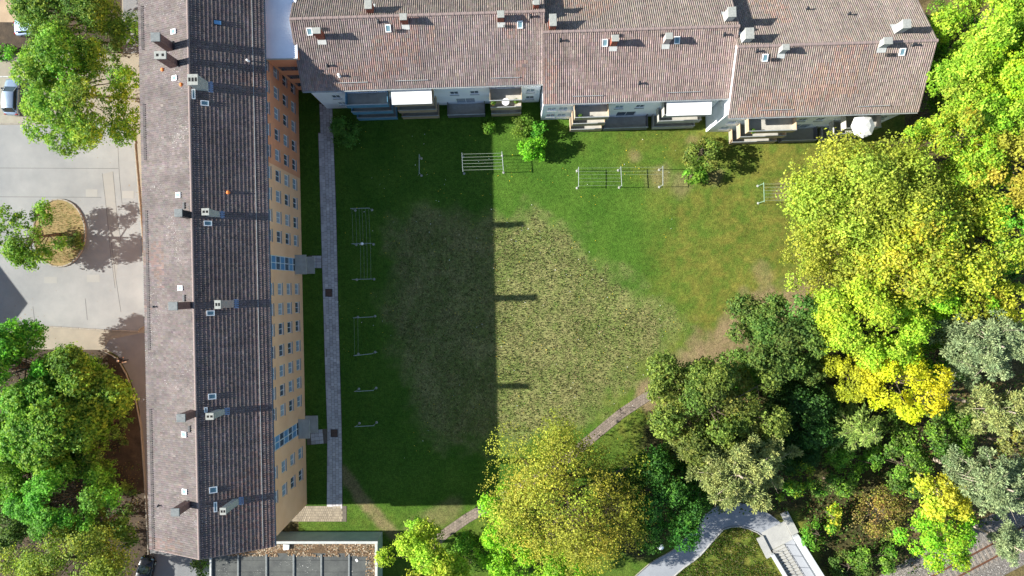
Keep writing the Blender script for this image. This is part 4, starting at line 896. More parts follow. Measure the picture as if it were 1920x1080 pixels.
ra = P(1700, 1115); rb = P(1990, 960); rd = (rb-ra).normalized(); rn = Vector((-rd.y, rd.x, 0))
def rp(a, b, z=0.0): q = ra+rd*a+rn*b; return (q.x, q.y, z)
mb = MB()
for b0, z0, b1, z1 in ((-3.4,0.0,-1.7,0.28),(-1.7,0.28,2.4,0.28),(2.4,0.28,3.6,0.0)): mb.quad(rp(-60,b0,z0), rp(90,b0,z0), rp(90,b1,z1), rp(-60,b1,z1))
struct(obj('ballast_bed', mb, M_ballast))
X, Y = [], []
tr_ = thing('railway_track', 'rusty railway track on grey ballast at the edge of the trees', 'railway', rp(0, 0)); ro = Vector(rp(0, 0))
smesh = MB().box(-0.13, 0.13, -1.3, 1.3, -0.1, 0.0, 0.02).mesh('sleeper'); smesh.materials.append(M_sleep)
for k in range(-12, 40): link('sleeper', smesh, None, tr_, rd*(k*0.62)+Vector((0,0,0.315)), (0, 0, math.atan2(rd.y, rd.x)))
for b in (-0.75, 0.75):
    m_ = MB(); a0, a1 = -30, 60
    for (w0, z0, z1) in ((0.07,0.317,0.34),(0.012,0.34,0.44),(0.036,0.44,0.475)):
        vv = [Vector(rp(a, b+s*w0, z))-Vector((ro.x, ro.y, 0)) for z in (z0, z1) for a, s in ((a0,-1),(a1,-1),(a1,1),(a0,1))]
        n0 = len(m_.v); m_.v += [tuple(q) for q in vv]; m_.f += [(n0+4,n0+5,n0+6,n0+7),(n0,n0+1,n0+5,n0+4),(n0+1,n0+2,n0+6,n0+5),(n0+2,n0+3,n0+7,n0+6),(n0+3,n0,n0+4,n0+7)]
    obj('rail', m_, M_rail, tr_)
n = 26000; a = rng.uniform(-20, 32, n); b = rng.uniform(-3.3, 3.5, n); bb = np.abs(b-0.5)
pt_ = np.array([ra.x, ra.y, 0])+a[:, None]*np.array(rd)+b[:, None]*np.array(rn); zz = np.interp(b, [-3.4,-1.7,2.4,3.6], [0,0.28,0.28,0])
ok = (np.abs(pt_[:, 0]) < 64) & (pt_[:, 1] > -40)
V, Q, C = litter_mesh(pt_[ok, 0], pt_[ok, 1], zz[ok]+0.015, 0.055, [lin(136,130,122), lin(106,100,93), lin(156,151,143), lin(92,83,72)], 0.9)
o = link('ballast_stones', npmesh('ballast_stones', V, Q, C), leaf_mat('ballast_stone', 0.0)); tag(o, 'loose grey ballast stones along the railway track', 'ballast', kind='stuff')

# ------------------------------------------------------------------ grass blades
def blades(name, label, X, Y, Z, hgt, wid, col, mat_=BLADE, lean=0.7):
    n = len(X); a = rng.random(n)*6.283; c = np.stack([X, Y, Z], 1); la = rng.random(n)*6.283; ll = hgt*lean*rng.random(n)
    d = np.stack([np.cos(a), np.sin(a), 0*a], 1)*(wid*(0.6+0.8*rng.random(n)))[:, None]; h = hgt*(0.5+0.8*rng.random(n))
    tip = c+np.stack([np.cos(la)*ll, np.sin(la)*ll, h], 1)
    V = np.stack([c-d, c+d, tip], 1).reshape(-1, 3); Q = np.arange(n*3).reshape(-1, 3)
    o = link(name, npmesh(name, V, Q, np.repeat(col, 3, 0)), mat_); return tag(o, label, 'grass', kind='stuff')
n = 230000; X = rng.uniform(-24, 37, n); Y = rng.uniform(-31, 20, n); U = 960+16*X; Vv = 540-16*Y
dry, worn, trl, yel = lawn_w(X, Y); clump = fbm(X, Y, 1.1, 4)
nopath = (line_d(U, Vv, LP)+5*(clump-0.5) > 12.2) & (line_d(U, Vv, [(800,1030),(835,1000),(875,972),(915,949),(990,905),(1060,862),(1120,812),(1165,775),(1215,742)]) > 10) & (poly_sd(U, Vv, [(541,946),(642,946),(642,980),(541,980)]) > 0)
off = poly_sd(U, Vv, [(390,995),(718,995),(718,1090),(390,1090)]) > 2
ok = nopath & off & (poly_sd(U, Vv, ZONE) > -4) & (rng.random(n) > np.maximum(worn, trl)*0.9) & (clump+0.22*rng.random(n)+0.15*dry > 0.42) & (rng.random(n) < 0.45+0.55*dry)
X, Y, dry, yel = X[ok], Y[ok], dry[ok], yel[ok]; k = len(X); r1 = rng.random(k)[:, None]
g = np.where(r1 < 0.5, np.array(lin(90,142,40)[:3])*0.55, np.array(lin(70,120,34)[:3])*0.55); ty = np.array(lin(156,150,64)[:3])*0.52; td = np.where(rng.random((k,1)) < 0.6, np.array(lin(200,186,132)[:3])*0.48, np.array(lin(112,128,64)[:3])*0.55)
pick = rng.random(k); c = np.where((pick < yel*0.5)[:, None], ty, g); c = np.where((rng.random(k) < dry*0.85)[:, None], td, c)*(0.7+0.6*rng.random((k,1)))
blades('lawn_grass', 'short grass blades and dry tufts covering the courtyard lawn', X, Y, np.full(k, 0.02), 0.06+0.13*dry, 0.022+0.022*dry, c)
# dandelions and daisies
n = 900; X = rng.uniform(-21, 20, n); Y = rng.uniform(-20, 19, n); ok = (vnoise(X, Y, 0.3, 6) > 0.45); X, Y = X[ok], Y[ok]
V, Q, C = litter_mesh(X, Y, np.full(len(X), 0.13), 0.045, [lin(236,206,60), lin(240,240,232), lin(230,196,50)], 0.2); o = link('lawn_flowers', npmesh('lawn_flowers', V, Q, C), leaf_mat('petal', 0.2)); tag(o, 'tiny yellow and white flowers scattered in the lawn', 'flowers', kind='stuff')

# ------------------------------------------------------------------ trees
UP = np.array([0, 0, 1.0])
def norm(a): return a/(np.linalg.norm(a, axis=-1, keepdims=True)+1e-9)
def leaf_cards(c, nrm, size, asp=0.7, r=None):
    """one folded rhombus per leaf"""
    n = len(c); t = norm(np.cross(nrm, norm(r.normal(size=(n, 3))))); b = np.cross(nrm, t); s = (size*(0.65+0.7*r.random(n)))[:, None]
    f = nrm*s*0.25
    V = np.stack([c-t*s, c-b*s*asp+f, c+t*s, c+b*s*asp+f], 1).reshape(-1, 3); return V
def cols_of(pal, w, n, r):
    p = np.array([lin(*k)[:3] for k in pal])*w; i = r.integers(0, len(pal), n); return p[i]*(0.75+0.5*r.random((n, 1)))
def crown_lobes(r, R, Rz, n, lump, zmin=-0.35):
    d = norm(r.normal(size=(n*3, 3))); d = d[d[:, 2] > zmin][:n]; f = 0.52+0.42*r.random(len(d))**0.6
    c = d*f[:, None]*np.array([R[0], R[1], Rz]); c[:, :2] *= (1+0.22*r.normal(size=(len(d), 1)).clip(-1.2, 1.2))
    rad = lump*min(R)*(0.7+0.6*r.random(len(d))); return c, rad
def add_limbs(mb, base, top, lobes, r, r0, twig=0, style_t=''):
    base = Vector(base); top = Vector(top); mid = (base+top)/2+Vector((r.normal(0, 0.15), r.normal(0, 0.15), 0))
    mb.tube([base-Vector((0,0,0.3)), base+Vector((0,0,0.5)), mid, top], [r0*1.35, r0, r0*0.75, r0*0.35], 8)
    for q in lobes:
        q = Vector(q); s = base.lerp(top, 0.35+0.6*r.random()); m = s.lerp(q, 0.5)+Vector((0,0,0.12*(q-s).length))
        rr = r0*((0.22+0.18*r.random()) if style_t != 'pine' else (0.14+0.12*r.random())); mb.tube([s, s.lerp(m, 0.6), m, m.lerp(q, 0.6)+Vector((0,0,0.05)), q], [rr, rr*0.8, rr*0.6, rr*0.4, rr*0.16], 5, False)
        for _ in range(twig):
            a = m.lerp(q, r.random()*0.9+0.1); e = a+Vector(r.normal(0, 1, 3)).normalized()*(0.7+1.2*r.random()); e.z += 0.4
            mb.tube([a, a.lerp(e, 0.5)+Vector((0,0,0.08)), e], [rr*0.35, rr*0.22, rr*0.08], 3, False)
def tree(name, label, cat, u, v, ru, rv, ztop, pal, seed, style='broad', dens=1.0, leaf=0.12, rz=None, lump=0.34, w=0.82, bark=M_bark, nl=None, group=None, zg=0.0, twig=0, tufts=1.0, base=None):
    r = np.random.default_rng(seed); Rm_px = (ru+rv)/2; zc = ztop*0.62
    for _ in range(5):
        k = (H-zc)/F; R = (ru*k, rv*k); Rz = rz or min(0.62*min(R)+0.8, (ztop-zg)*0.48); zc = ztop-Rz
    ctr = P(u, v, zc); c0 = np.array(ctr); bx_ = P(*base) if base else ctr
    t = thing(name, label, cat, (bx_.x, bx_.y, zg), 0, group); off = np.array([bx_.x, bx_.y, zg]); A = R[0]*R[1]
    mb = MB()
    if style in ('broad', 'sparse', 'bush'):
        n = nl or int(np.clip(7+A*0.95, 8, 60)); c, rad = crown_lobes(r, R, Rz, n, lump, -0.9 if style == 'bush' else -0.35); c = c+c0; rad = np.maximum(rad, 0.45)
        pts, nr_, cl = [], [], []
        for cc, rr in zip(c, rad):
            nt = max(6, int(rr*rr*4*3.14*(3.7 if style != 'sparse' else 2.5)*dens*tufts)); hue = np.array([1+0.07*r.normal(), 1+0.05*r.normal(), 1.0])*(1+0.10*r.normal()); d = norm(r.normal(size=(nt, 3))+np.array([0,0,0.35])); d[:, 2] = np.where(d[:, 2] < -0.5, -d[:, 2], d[:, 2])
            out = norm(cc-c0+1e-6); d = norm(d+out*0.35)
            sh = (0.72+0.42*r.random((nt, 1))) if style != 'sparse' else (0.35+0.85*r.random((nt, 1))**0.8); tc = cc+d*rr*sh*np.array([1,1,0.85]); m = 9 if style != 'sparse' else 5
            sp = 0.15 if style != 'sparse' else 0.20
            lp = tc[:, None, :]+r.normal(0, sp, (nt, m, 3)); ln = norm(d[:, None, :]*0.9+r.normal(0, 0.55, (nt, m, 3))+UP*0.25)
            tone = cols_of(pal, w, nt, r)[:, None, :]*np.clip(hue, 0.6, 1.4)*np.ones((1, m, 1))*(0.85+0.3*r.random((nt, m, 1)))
            pts.append(lp.reshape(-1, 3)); nr_.append(ln.reshape(-1, 3)); cl.append(tone.reshape(-1, 3))
        pts = np.concatenate(pts); nr_ = np.concatenate(nr_); cl = np.concatenate(cl); ok = pts[:, 2] > zg+0.1
        pts, nr_, cl = pts[ok], nr_[ok], cl[ok]
        V = leaf_cards(pts, nr_, leaf, 0.72, r); Q = np.arange(len(V)).reshape(-1, 4); C = np.repeat(cl, 4, 0)
        top = c0+np.array([0, 0, Rz*0.45]); add_limbs(mb, (bx_.x, bx_.y, zg), top, c, r, 0.05+0.045*min(R), twig)
        lm = LEAF
    elif style == 'pine':
        # whorls of irregular branches carrying flat needle plates
        nb = nl or int(np.clip(14+A*0.7, 14, 60)); ang = r.random(nb)*6.283; lev = r.random(nb)**0.8; pts, ln, cl = [], [], []; tips = []
        for a, l in zip(ang, lev):
            z = zc-Rz*0.5+l*Rz*1.35; f = (1.0-0.55*l)*(0.45+0.6*r.random()); e = np.array([c0[0]+math.cos(a)*R[0]*f, c0[1]+math.sin(a)*R[1]*f, z+0.3*r.normal()]); s = np.array([c0[0], c0[1], z-0.8]); tips.append(e)
            L = np.linalg.norm(e-s); q = max(4, int(L*5.2*dens))
            for tt in 0.35+0.7*r.random(q):
                p_ = s+(e-s)*tt+r.normal(0, 0.32, 3)*np.array([1,1,0.4]); m = 34; dd = norm(r.normal(size=(m, 3))*np.array([1,1,0.7])+np.array([math.cos(a)*0.4, math.sin(a)*0.4, 0.35]))
                pts.append(p_+dd*(0.16+0.20*r.random((m, 1)))*1.15); ln.append(dd); cl.append(cols_of(pal, w, 1, r)*(0.8+0.4*r.random((m, 1))))
        pts = np.concatenate(pts); ln = np.concatenate(ln); cl = np.concatenate(cl); n = len(pts); side = norm(np.cross(ln, r.normal(size=(n, 3))))
        Ln = 0.16; Wn = 0.045
        V = np.stack([pts-ln*Ln, pts-side*Wn, pts+ln*Ln, pts+side*Wn], 1).reshape(-1, 3); Q = np.arange(len(V)).reshape(-1, 4); C = np.repeat(cl, 4, 0)
        add_limbs(mb, (bx_.x, bx_.y, zg), c0+np.array([0,0,Rz*0.9]), tips, r, 0.08+0.035*min(R), 1, 'pine'); lm = NEEDLE
    else:   # conifer with feathery radiating boughs
        nb = nl or 70; pts, ln, cl, tips = [], [], [], []
        for i in range(nb):
            l = (i+0.5)/nb; a = i*2.399+r.normal(0, 0.2); zt_ = ztop-0.3; z = zt_-l*(ztop-zg)*0.72; f = (0.12+0.95*l)*(0.8+0.35*r.random())
            s = np.array([c0[0], c0[1], z]); e = np.array([c0[0]+math.cos(a)*R[0]*f, c0[1]+math.sin(a)*R[1]*f, z-0.35*f*min(R)*0.5]); tips.append(e); L = np.linalg.norm(e-s); q = max(6, int(L*16*dens)); tt = 0.12+0.9*r.random(q)
            sd = np.array([-math.sin(a), math.cos(a), 0]); wd = (1.05-tt)*0.55*min(1.0, L*0.4)
            o_ = r.normal(size=q)*wd; p_ = s+(e-s)*tt[:, None]+sd*o_[:, None]+np.array([0,0,-0.25])*np.abs(o_)[:, None]+r.normal(0, 0.06, (q, 3))
            dd = norm((e-s)/L*0.8+sd*np.sign(o_)[:, None]*0.7+r.normal(0, 0.22, (q, 3))); pts.append(p_); ln.append(dd); cl.append(cols_of(pal, w, 1, r)*(0.75+0.5*r.random((q, 1))))
        pts = np.concatenate(pts); ln = np.concatenate(ln); cl = np.concatenate(cl); n = len(pts); side = norm(np.cross(ln, UP+r.normal(0, 0.4, (n, 3))))
        V = np.stack([pts-ln*0.2, pts-side*0.06, pts+ln*0.22, pts+side*0.06], 1).reshape(-1, 3); Q = np.arange(len(V)).reshape(-1, 4); C = np.repeat(cl, 4, 0)
        mb.tube([(bx_.x,bx_.y,zg-0.3),(bx_.x,bx_.y,zg+2),(c0[0],c0[1],ztop-0.2)], [0.24,0.19,0.03], 8)
        for e in tips[6::2]: mb.tube([(c0[0],c0[1],e[2]+0.4), tuple(e)], [0.04,0.012], 4, False)
        lm = NEEDLE
    link('crown', npmesh('crown', V-off, Q, C), lm, t)
    mb.v = [(q[0]-off[0], q[1]-off[1], q[2]-off[2]) for q in mb.v]; obj('trunk' if style != 'bush' else 'stems', mb, bark, t)
    return t, len(Q)

LIME = [(166,200,56),(186,208,72),(140,184,50)]; YEL = [(200,204,56),(178,188,54),(212,210,74)]; YOL = [(168,182,62),(148,166,58),(184,192,72)]
GRN = [(112,160,48),(134,176,58),(90,140,42)]; BGRN = [(104,176,48),(128,192,60),(84,150,42)]; DGRN = [(102,134,58),(120,148,66),(84,116,50)]; OLV = [(150,148,62),(130,132,54),(168,162,70)]
PINE = [(140,158,110),(124,144,100),(154,168,116)]; PINE2 = [(152,162,94),(134,148,86),(168,172,100)]; SPR = [(136,160,72),(154,174,84),(118,144,62)]; ORG = [(180,176,60),(162,160,56),(192,184,70)]; BRN = [(150,128,74),(166,146,84),(128,108,62)]
T = []
def add(*a, **k): T.append(tree(*a, **k))
# west side
add('maple_tree', 'big yellow green maple overhanging the grid paved parking bay', 'tree', 148, 180, 90, 104, 10.5, [(128,174,56),(104,154,50),(156,190,66)], 1, lump=0.30, base=(150,180))
add('birch_tree', 'fine leaved dark green tree beside the tan courtyard', 'tree', 135, 25, 98, 72, 9.0, [(108,150,56),(88,130,48),(134,164,60)], 2, leaf=0.11, dens=1.3)
add('hedge_shrub', 'green shrub between the pale paving and the courtyard', 'shrub', 4, 96, 20, 14, 1.4, BGRN, 3, style='bush')
add('hedge_shrub', 'dark hedge shrub clipped along the shaded upper path', 'shrub', 205, 60, 26, 46, 2.6, DGRN, 4, style='bush', nl=14)
add('island_tree', 'young maple growing on the oval island in the car park', 'tree', 70, 444, 76, 54, 6.2, [(118,160,52),(98,142,44),(144,176,58)], 5, base=(112,440), lump=0.30)
add('island_shrub', 'low dark shrub at the foot of the island maple', 'shrub', 140, 462, 17, 20, 1.3, DGRN, 6, style='bush')
add('chestnut_tree', 'bright green tree below the car park kerb', 'tree', 42, 690, 82, 74, 9.5, BGRN, 7, lump=0.30, dens=1.35)
add('chestnut_tree', 'yellow green tree at the middle of the shaded bed', 'tree', 108, 778, 100, 94, 9.0, [(116,164,54),(94,144,48),(142,180,60)], 8, leaf=0.14, dens=1.7)
add('chestnut_tree', 'fresh green tree with rounded tufts in the lower bed', 'tree', 130, 930, 100, 62, 9.5, [(110,172,54),(132,190,72),(90,150,46)], 9, lump=0.28, dens=1.35)
add('oak_tree', 'olive yellow tree with brown gaps near the black car', 'tree', 140, 1040, 112, 68, 10.0, [(138,160,58),(118,144,52),(160,174,62)], 10, style='sparse', dens=1.5, twig=3)
add('oak_tree', 'yellowish tree behind the mid green tree of the shaded bed', 'tree', 5, 845, 60, 55, 8.5, [(134,168,54),(112,150,48)], 11)
add('bed_shrub', 'dark shrub under the trees of the shaded bed', 'shrub', 150, 720, 60, 42, 3.0, DGRN, 12, style='bush')
add('bed_shrub', 'low shrub beside the curving kerb of the shaded bed', 'shrub', 215, 790, 26, 40, 1.5, DGRN, 13, style='bush', dens=0.6)
add('bed_shrub', 'dark shrub between the bright green trees', 'shrub', 20, 960, 60, 60, 4.0, DGRN, 14, style='bush')
add('bed_shrub', 'thin shrub strip in the lower bed by the roof eave', 'shrub', 225, 930, 26, 60, 1.2, DGRN, 15, style='bush', dens=0.4)
add('ivy_shrub', 'dark shrub growing against the annex wall below the gable', 'shrub', 376, 1066, 16, 20, 1.6, DGRN, 16, style='bush')
# courtyard bushes
add('round_bush', 'dark bush in shade at the end of the blue balconies', 'bush', 648, 243, 21, 24, 2.4, [(100,148,60),(116,160,66)], 20, style='bush', nl=14, lump=0.5, leaf=0.10)
add('round_bush', 'olive green clipped round bush before the middle block', 'bush', 979, 238, 16, 16, 2.2, [(126,160,56),(112,146,52)], 21, style='bush', nl=14, lump=0.5, leaf=0.09, dens=1.4)
add('round_bush', 'bright green clipped bush beside the olive round bush', 'bush', 1011, 246, 10, 15, 2.3, BGRN, 22, style='bush', nl=10, lump=0.55, leaf=0.11, dens=1.3)
add('round_bush', 'largest bright green clipped bush beside the clothes rails', 'bush', 998, 279, 20, 18, 2.8, [(120,190,40),(140,204,50),(100,170,40)], 23, style='bush', nl=16, lump=0.5, leaf=0.11, dens=1.3)
add('round_bush', 'olive leaved bush with dark gaps before the end block', 'bush', 1318, 284, 36, 33, 3.4, [(122,146,60),(104,132,54),(140,152,64)], 24, style='bush', lump=0.36)
add('round_bush', 'green bush at the foot of the olive leaved bush', 'bush', 1300, 328, 20, 19, 2.0, GRN, 25, style='bush', lump=0.42)
add('bed_shrub', 'small plant on the sunny lawn by the wall', 'plant', 914, 238, 8, 9, 0.7, GRN, 26, style='bush', leaf=0.09)
# east and south: trees
add('lime_tree', 'lime green tree beside the top of the end gable', 'tree', 1850, 45, 84, 80, 14.0, LIME, 30)
add('lime_tree', 'lime green tree level with the lower eave of the end gable', 'tree', 1842, 165, 78, 76, 14.0, LIME, 31)
add('lime_tree', 'green tree at the outer edge beyond the lime trees', 'tree', 1905, 130, 66, 90, 14.5, [(160,196,40),(136,180,40),(184,206,50)], 32)
add('lime_tree', 'lime tree joining the big yellow tree to the gable trees', 'tree', 1790, 262, 86, 64, 14.0, LIME+[(190,196,54)], 33)
add('orange_oak', 'orange tinged young oak above the forest edge', 'tree', 1895, 320, 62, 74, 14.5, ORG, 34, style='sparse', dens=2.2, leaf=0.15)
add('big_oak', 'broad sparse yellow tree overhanging the green clothes line', 'tree', 1605, 385, 118, 108, 14.0, YOL, 35, style='sparse', dens=1.25, leaf=0.13, twig=8, rz=5.0, lump=0.36, nl=52, base=(1610,400))
add('big_oak', 'broad sparse tree with golden leaves next to the overhanging yellow tree', 'tree', 1735, 470, 130, 98, 15.0, YEL+YOL+LIME[:1], 36, style='sparse', dens=1.25, leaf=0.14, twig=6, rz=5.0, lump=0.36, nl=52)
add('big_oak', 'olive tree on the lawn edge below the overhanging yellow tree', 'tree', 1560, 478, 78, 66, 10.5, YOL, 37, style='sparse', dens=1.3, leaf=0.12, twig=6, lump=0.36, nl=30)
add('beech_tree', 'fresh green tree between the orange tinged oak and the silvery pine', 'tree', 1895, 435, 54, 68, 13.5, BGRN+LIME, 38)
add('beech_tree', 'lime green tree under the golden tree', 'tree', 1790, 545, 88, 56, 13.0, [(140,192,44),(166,206,52)], 39)
add('golden_maple', 'golden tree at the outer edge below the fresh green tree', 'tree', 1900, 570, 44, 52, 13.0, YEL, 40)
add('lime_maple', 'bright lime maple leaning over the dark green tree', 'tree', 1635, 605, 100, 74, 14.0, [(176,208,56),(158,198,52),(194,214,70)], 41)
add('yellow_maple', 'pure yellow maple crown below the bright lime maple', 'tree', 1680, 715, 62, 66, 13.0, [(212,212,38),(196,202,40),(222,220,56)], 42)
add('yellow_maple', 'smaller olive yellow maple pressed against the pure yellow crown', 'tree', 1600, 690, 46, 50, 10.0, [(180,186,46),(164,172,46)], 43)
add('hornbeam_tree', 'dense dark green tree at the corner of the lawn', 'tree', 1470, 634, 88, 82, 11.5, DGRN+[(118,140,60)], 44, leaf=0.13, dens=1.3, lump=0.3)
add('hornbeam_tree', 'brighter green tree tucked under the dense dark green tree', 'tree', 1385, 700, 34, 46, 6.0, GRN, 45)
add('hornbeam_tree', 'olive green tree above the grey pine', 'tree', 1325, 762, 116, 88, 12.0, [(126,146,60),(148,162,70),(106,128,54)], 46, leaf=0.13, dens=1.1, lump=0.28, twig=2)
add('scots_pine', 'grey green pine with brown boughs over the grey path', 'pine tree', 1368, 876, 140, 104, 13.0, PINE2, 47, style='pine', dens=1.7, bark=M_barkp, nl=76)
add('scots_pine', 'silvery pine with bare pale branches at the forest edge', 'pine tree', 1835, 645, 98, 92, 15.0, PINE, 48, style='pine', dens=1.4, bark=M_barkp, nl=52)
add('scots_pine', 'olive pine below the silvery pine', 'pine tree', 1865, 765, 80, 70, 14.0, PINE2, 49, style='pine', dens=1.4, bark=M_barkp)
add('scots_pine', 'grey pine standing beside the railway ballast', 'pine tree', 1860, 905, 92, 74, 13.0, PINE, 50, style='pine', dens=1.5, bark=M_barkp, nl=54)
add('scots_pine', 'small grey pine reaching over the rails', 'pine tree', 1890, 1020, 50, 44, 9.0, PINE, 51, style='pine', dens=1.4, bark=M_barkp)
add('larch_tree', 'feathery light green larch below the yellow maple', 'larch tree', 1615, 808, 84, 72, 11.0, SPR, 52, style='conifer', nl=95)
add('young_tree', 'small bright tree between the pine and the open slope', 'tree', 1482, 895, 36, 36, 6.5, GRN+[(170,190,50)], 53)
add('young_tree', 'thin green tree under the larch', 'tree', 1590, 858, 52, 34, 5.0, GRN, 54)
add('yellow_maple', 'small yellow maple with a pale fallen stem', 'tree', 1758, 925, 52, 44, 9.0, YEL, 55, style='sparse', dens=2.2, leaf=0.16, bark=M_barkp, twig=3)
add('young_tree', 'bright green tree at the edge of the railway ballast', 'tree', 1748, 1010, 66, 52, 8.0, [(128,190,44),(154,206,52),(176,204,56)], 56)
add('brown_shrub', 'straggly brown leaved shrub on the open slope', 'shrub', 1648, 955, 50, 52, 3.6, BRN+OLV, 57, style='sparse', dens=1.3, leaf=0.10, twig=5)
add('green_shrub', 'bright green shrub beside the stair parapet', 'shrub', 1532, 1000, 28, 24, 3.0, BGRN+GRN, 58, style='bush')
add('green_shrub', 'yellow leaved shrub behind the stair shrub', 'shrub', 1560, 968, 24, 26, 3.0, YEL+GRN, 59, style='bush')
add('dark_tree', 'dark green tree between the olive oak and the pine', 'tree', 1235, 920, 78, 96, 9.5, [(74,128,44),(92,146,50),(60,108,40)], 60, lump=0.3)
add('olive_oak', 'wide sparse olive oak with visible branches on the lawn edge', 'tree', 1062, 930, 114, 124, 13.5, [(168,172,58),(148,154,54),(184,182,70)], 61, style='sparse', dens=0.60, leaf=0.10, twig=18, rz=5.5, lump=0.34, nl=66)
add('lime_maple', 'lime green maple showing beside the sparse olive oak', 'tree', 955, 985, 52, 92, 8.5, [(150,200,48),(172,212,56),(130,184,46)], 62)
add('lime_maple', 'lime green maple at the lower foot of the olive oak', 'tree', 1035, 1050, 82, 52, 8.0, [(140,196,48),(164,208,56)], 63)
add('lime_maple', 'yellow lime tree next to the annex corner', 'tree', 800, 1050, 78, 62, 8.5, [(178,202,58),(160,190,54),(196,210,72)], 64)
add('green_shrub', 'green shrub between the two lime trees', 'shrub', 895, 1045, 52, 44, 4.0, GRN, 65, style='bush')
add('understorey_tree', 'dark tree standing in the gap by the lime maple', 'tree', 1500, 770, 70, 70, 7.0, [(64,104,44),(82,124,50),(54,88,40)], 66)
add('understorey_tree', 'dark low tree deep in the gap between grey pine and larch', 'tree', 1480, 830, 64, 50, 5.5, [(60,98,42),(78,116,48)], 67)
add('understorey_tree', 'green understorey tree below the silvery pine', 'tree', 1740, 800, 74, 58, 7.0, GRN+DGRN, 68)
add('understorey_tree', 'green understorey tree beside the yellow maple', 'tree', 1745, 650, 60, 70, 8.5, GRN+BGRN, 69)
add('understorey_tree', 'dark understorey tree by the end gable wall', 'tree', 1745, 130, 46, 130, 6.0, DGRN+GRN, 70)
add('understorey_tree', 'green tree filling the edge under the golden tree', 'tree', 1870, 500, 60, 40, 9.5, [(80,130,50),(100,150,56)], 71)
add('understorey_tree', 'olive tree at the far edge below the olive pine', 'tree', 1905, 835, 40, 50, 10.0, PINE2+OLV, 72)
add('understorey_tree', 'understorey tree behind the railway maple', 'tree', 1690, 870, 60, 46, 6.0, DGRN+GRN, 73)
add('lime_tree', 'lime tree between the gable trees and the outer edge', 'tree', 1868, 225, 66, 58, 13.5, LIME, 80)
add('lime_tree', 'low lime tree close against the end gable', 'tree', 1796, 70, 34, 70, 8.0, LIME+GRN, 81)
add('lime_tree', 'lime tree above the orange tinged oak', 'tree', 1835, 320, 56, 50, 12.5, LIME+YOL, 82)
add('chestnut_tree', 'mid green tree filling the bed between kerb and lower trees', 'tree', 40, 890, 70, 58, 7.0, GRN, 83, dens=1.3)
add('chestnut_tree', 'small green tree near the curving kerb of the bed', 'tree', 165, 850, 52, 50, 6.0, GRN+DGRN, 84, dens=1.3)
add('chestnut_tree', 'small dark tree behind the bright green bed trees', 'tree', 185, 985, 50, 56, 6.5, [(104,134,48),(88,118,44)], 85, dens=1.2)
add('green_shrub', 'leafy shrub on the dark slope above the railway', 'shrub', 1640, 1042, 44, 36, 2.6, DGRN+GRN, 86, style='bush', dens=0.8)
add('green_shrub', 'shaded shrub below the stair parapet', 'shrub', 1590, 1062, 40, 26, 2.0, DGRN, 87, style='bush', dens=0.8)
add('understorey_tree', 'small green tree on the slope under the pine', 'tree', 1560, 905, 40, 34, 4.0, DGRN+GRN, 88)
print('LEAVES', sum(k for _, k in T))
# undergrowth: nobody could count it
n = 60000; X = rng.uniform(17, 62, n); Y = rng.uniform(-35, 34, n); U = 960+16*X; Vv = 540-16*Y
ok = (poly_sd(U, Vv, ZONE) < 0) & (fbm(X, Y, 0.5, 2)+0.15*rng.random(n) > 0.47); X, Y = X[ok], Y[ok]; hh = 0.1+1.1*rng.random(len(X))*vnoise(X, Y, 0.4, 1)
pc = np.stack([X, Y, hh], 1); nn = norm(rng.normal(size=(len(X), 3))*0.5+UP); V = leaf_cards(pc, nn, 0.13, 0.7, rng); C = np.repeat(cols_of(DGRN+GRN+BRN, 0.5, len(X), rng), 4, 0)
o = link('undergrowth', npmesh('undergrowth', V, np.arange(len(V)).reshape(-1, 4), C), LEAF); tag(o, 'low leafy undergrowth covering the woodland floor', 'undergrowth', kind='stuff')
n = 9000; U = rng.uniform(-20, 280, n); Vv = rng.uniform(655, 1090, n); ok = poly_sd(U, Vv, [(-30,660),(110,660),(185,662),(215,676),(230,704),(248,750),(258,802),(265,900),(270,1090),(-30,1090)]) < 0
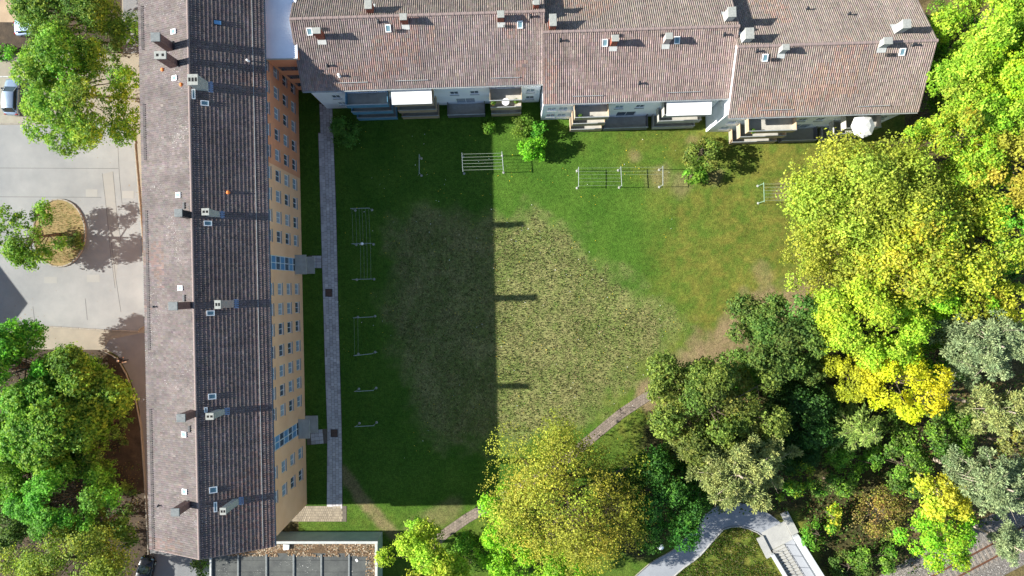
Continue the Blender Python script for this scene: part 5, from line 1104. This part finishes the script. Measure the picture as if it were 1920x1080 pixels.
X = (U[ok]-960)/16; Y = (540-Vv[ok])/16; ok2 = fbm(X, Y, 0.6, 3)+0.2*rng.random(len(X)) > 0.55; X, Y = X[ok2], Y[ok2]
V = leaf_cards(np.stack([X, Y, 0.06+0.3*rng.random(len(X))], 1), norm(rng.normal(size=(len(X), 3))*0.5+UP), 0.09, 0.7, rng); C = np.repeat(cols_of(DGRN+BRN+BRN, 0.5, len(X), rng), 4, 0)
o = link('bed_litter', npmesh('bed_litter', V, np.arange(len(V)).reshape(-1, 4), C), LEAF); tag(o, 'dead leaves and ivy on the soil of the shaded bed', 'ground cover', kind='stuff')
n = 1500; a = rng.random(n)*6.283; q = np.sqrt(rng.random(n))*0.93; U = 112+47*q*np.cos(a); Vv = 437+61*q*np.sin(a); X = (U-960)/16; Y = (540-Vv)/16
o = blades('island_grass', 'patchy grass on the oval island bed', X, Y, np.full(n, 0.1), np.full(n, 0.16), np.full(n, 0.03), cols_of(GRN+BRN+OLV, 0.5, n, rng))
n = 26000; U = rng.uniform(1260, 1470, n); Vv = rng.uniform(990, 1090, n); ok = poly_sd(U, Vv, SR[10:]+[(1442,1046),(1470,1095),(1240,1095)]) < -2; U, Vv = U[ok], Vv[ok]; X = (U-960)/16; Y = (540-Vv)/16; ok = fbm(X, Y, 0.9, 1)+0.25*rng.random(len(X)) > 0.55
X, Y = X[ok], Y[ok]; n = len(X); o = blades('bank_grass', 'rough grass between the path bend and the stairs', X, Y, np.full(n, 0.03), np.full(n, 0.24), np.full(n, 0.035), cols_of(GRN+DGRN+OLV+[(196,180,140)], 0.5, n, rng))
GROUPS = {'tree': 'trees round the courtyard', 'pine tree': 'pines of the woodland edge', 'shrub': 'shrubs in beds and woodland', 'bush': 'bushes on the courtyard lawn', 'car': 'parked cars',
          'clothes line': 'clothes lines on the lawn', 'kerb': 'kerbs of the car park and paths', 'cover': 'inspection covers in the footpath'}
for o in list(bpy.data.objects):
    if o.parent is None and o.get('category') in GROUPS and not o.get('group'): o['group'] = GROUPS[o['category']]
    if o.name.startswith('potted_plant'): o['group'] = 'potted plants on the balconies'
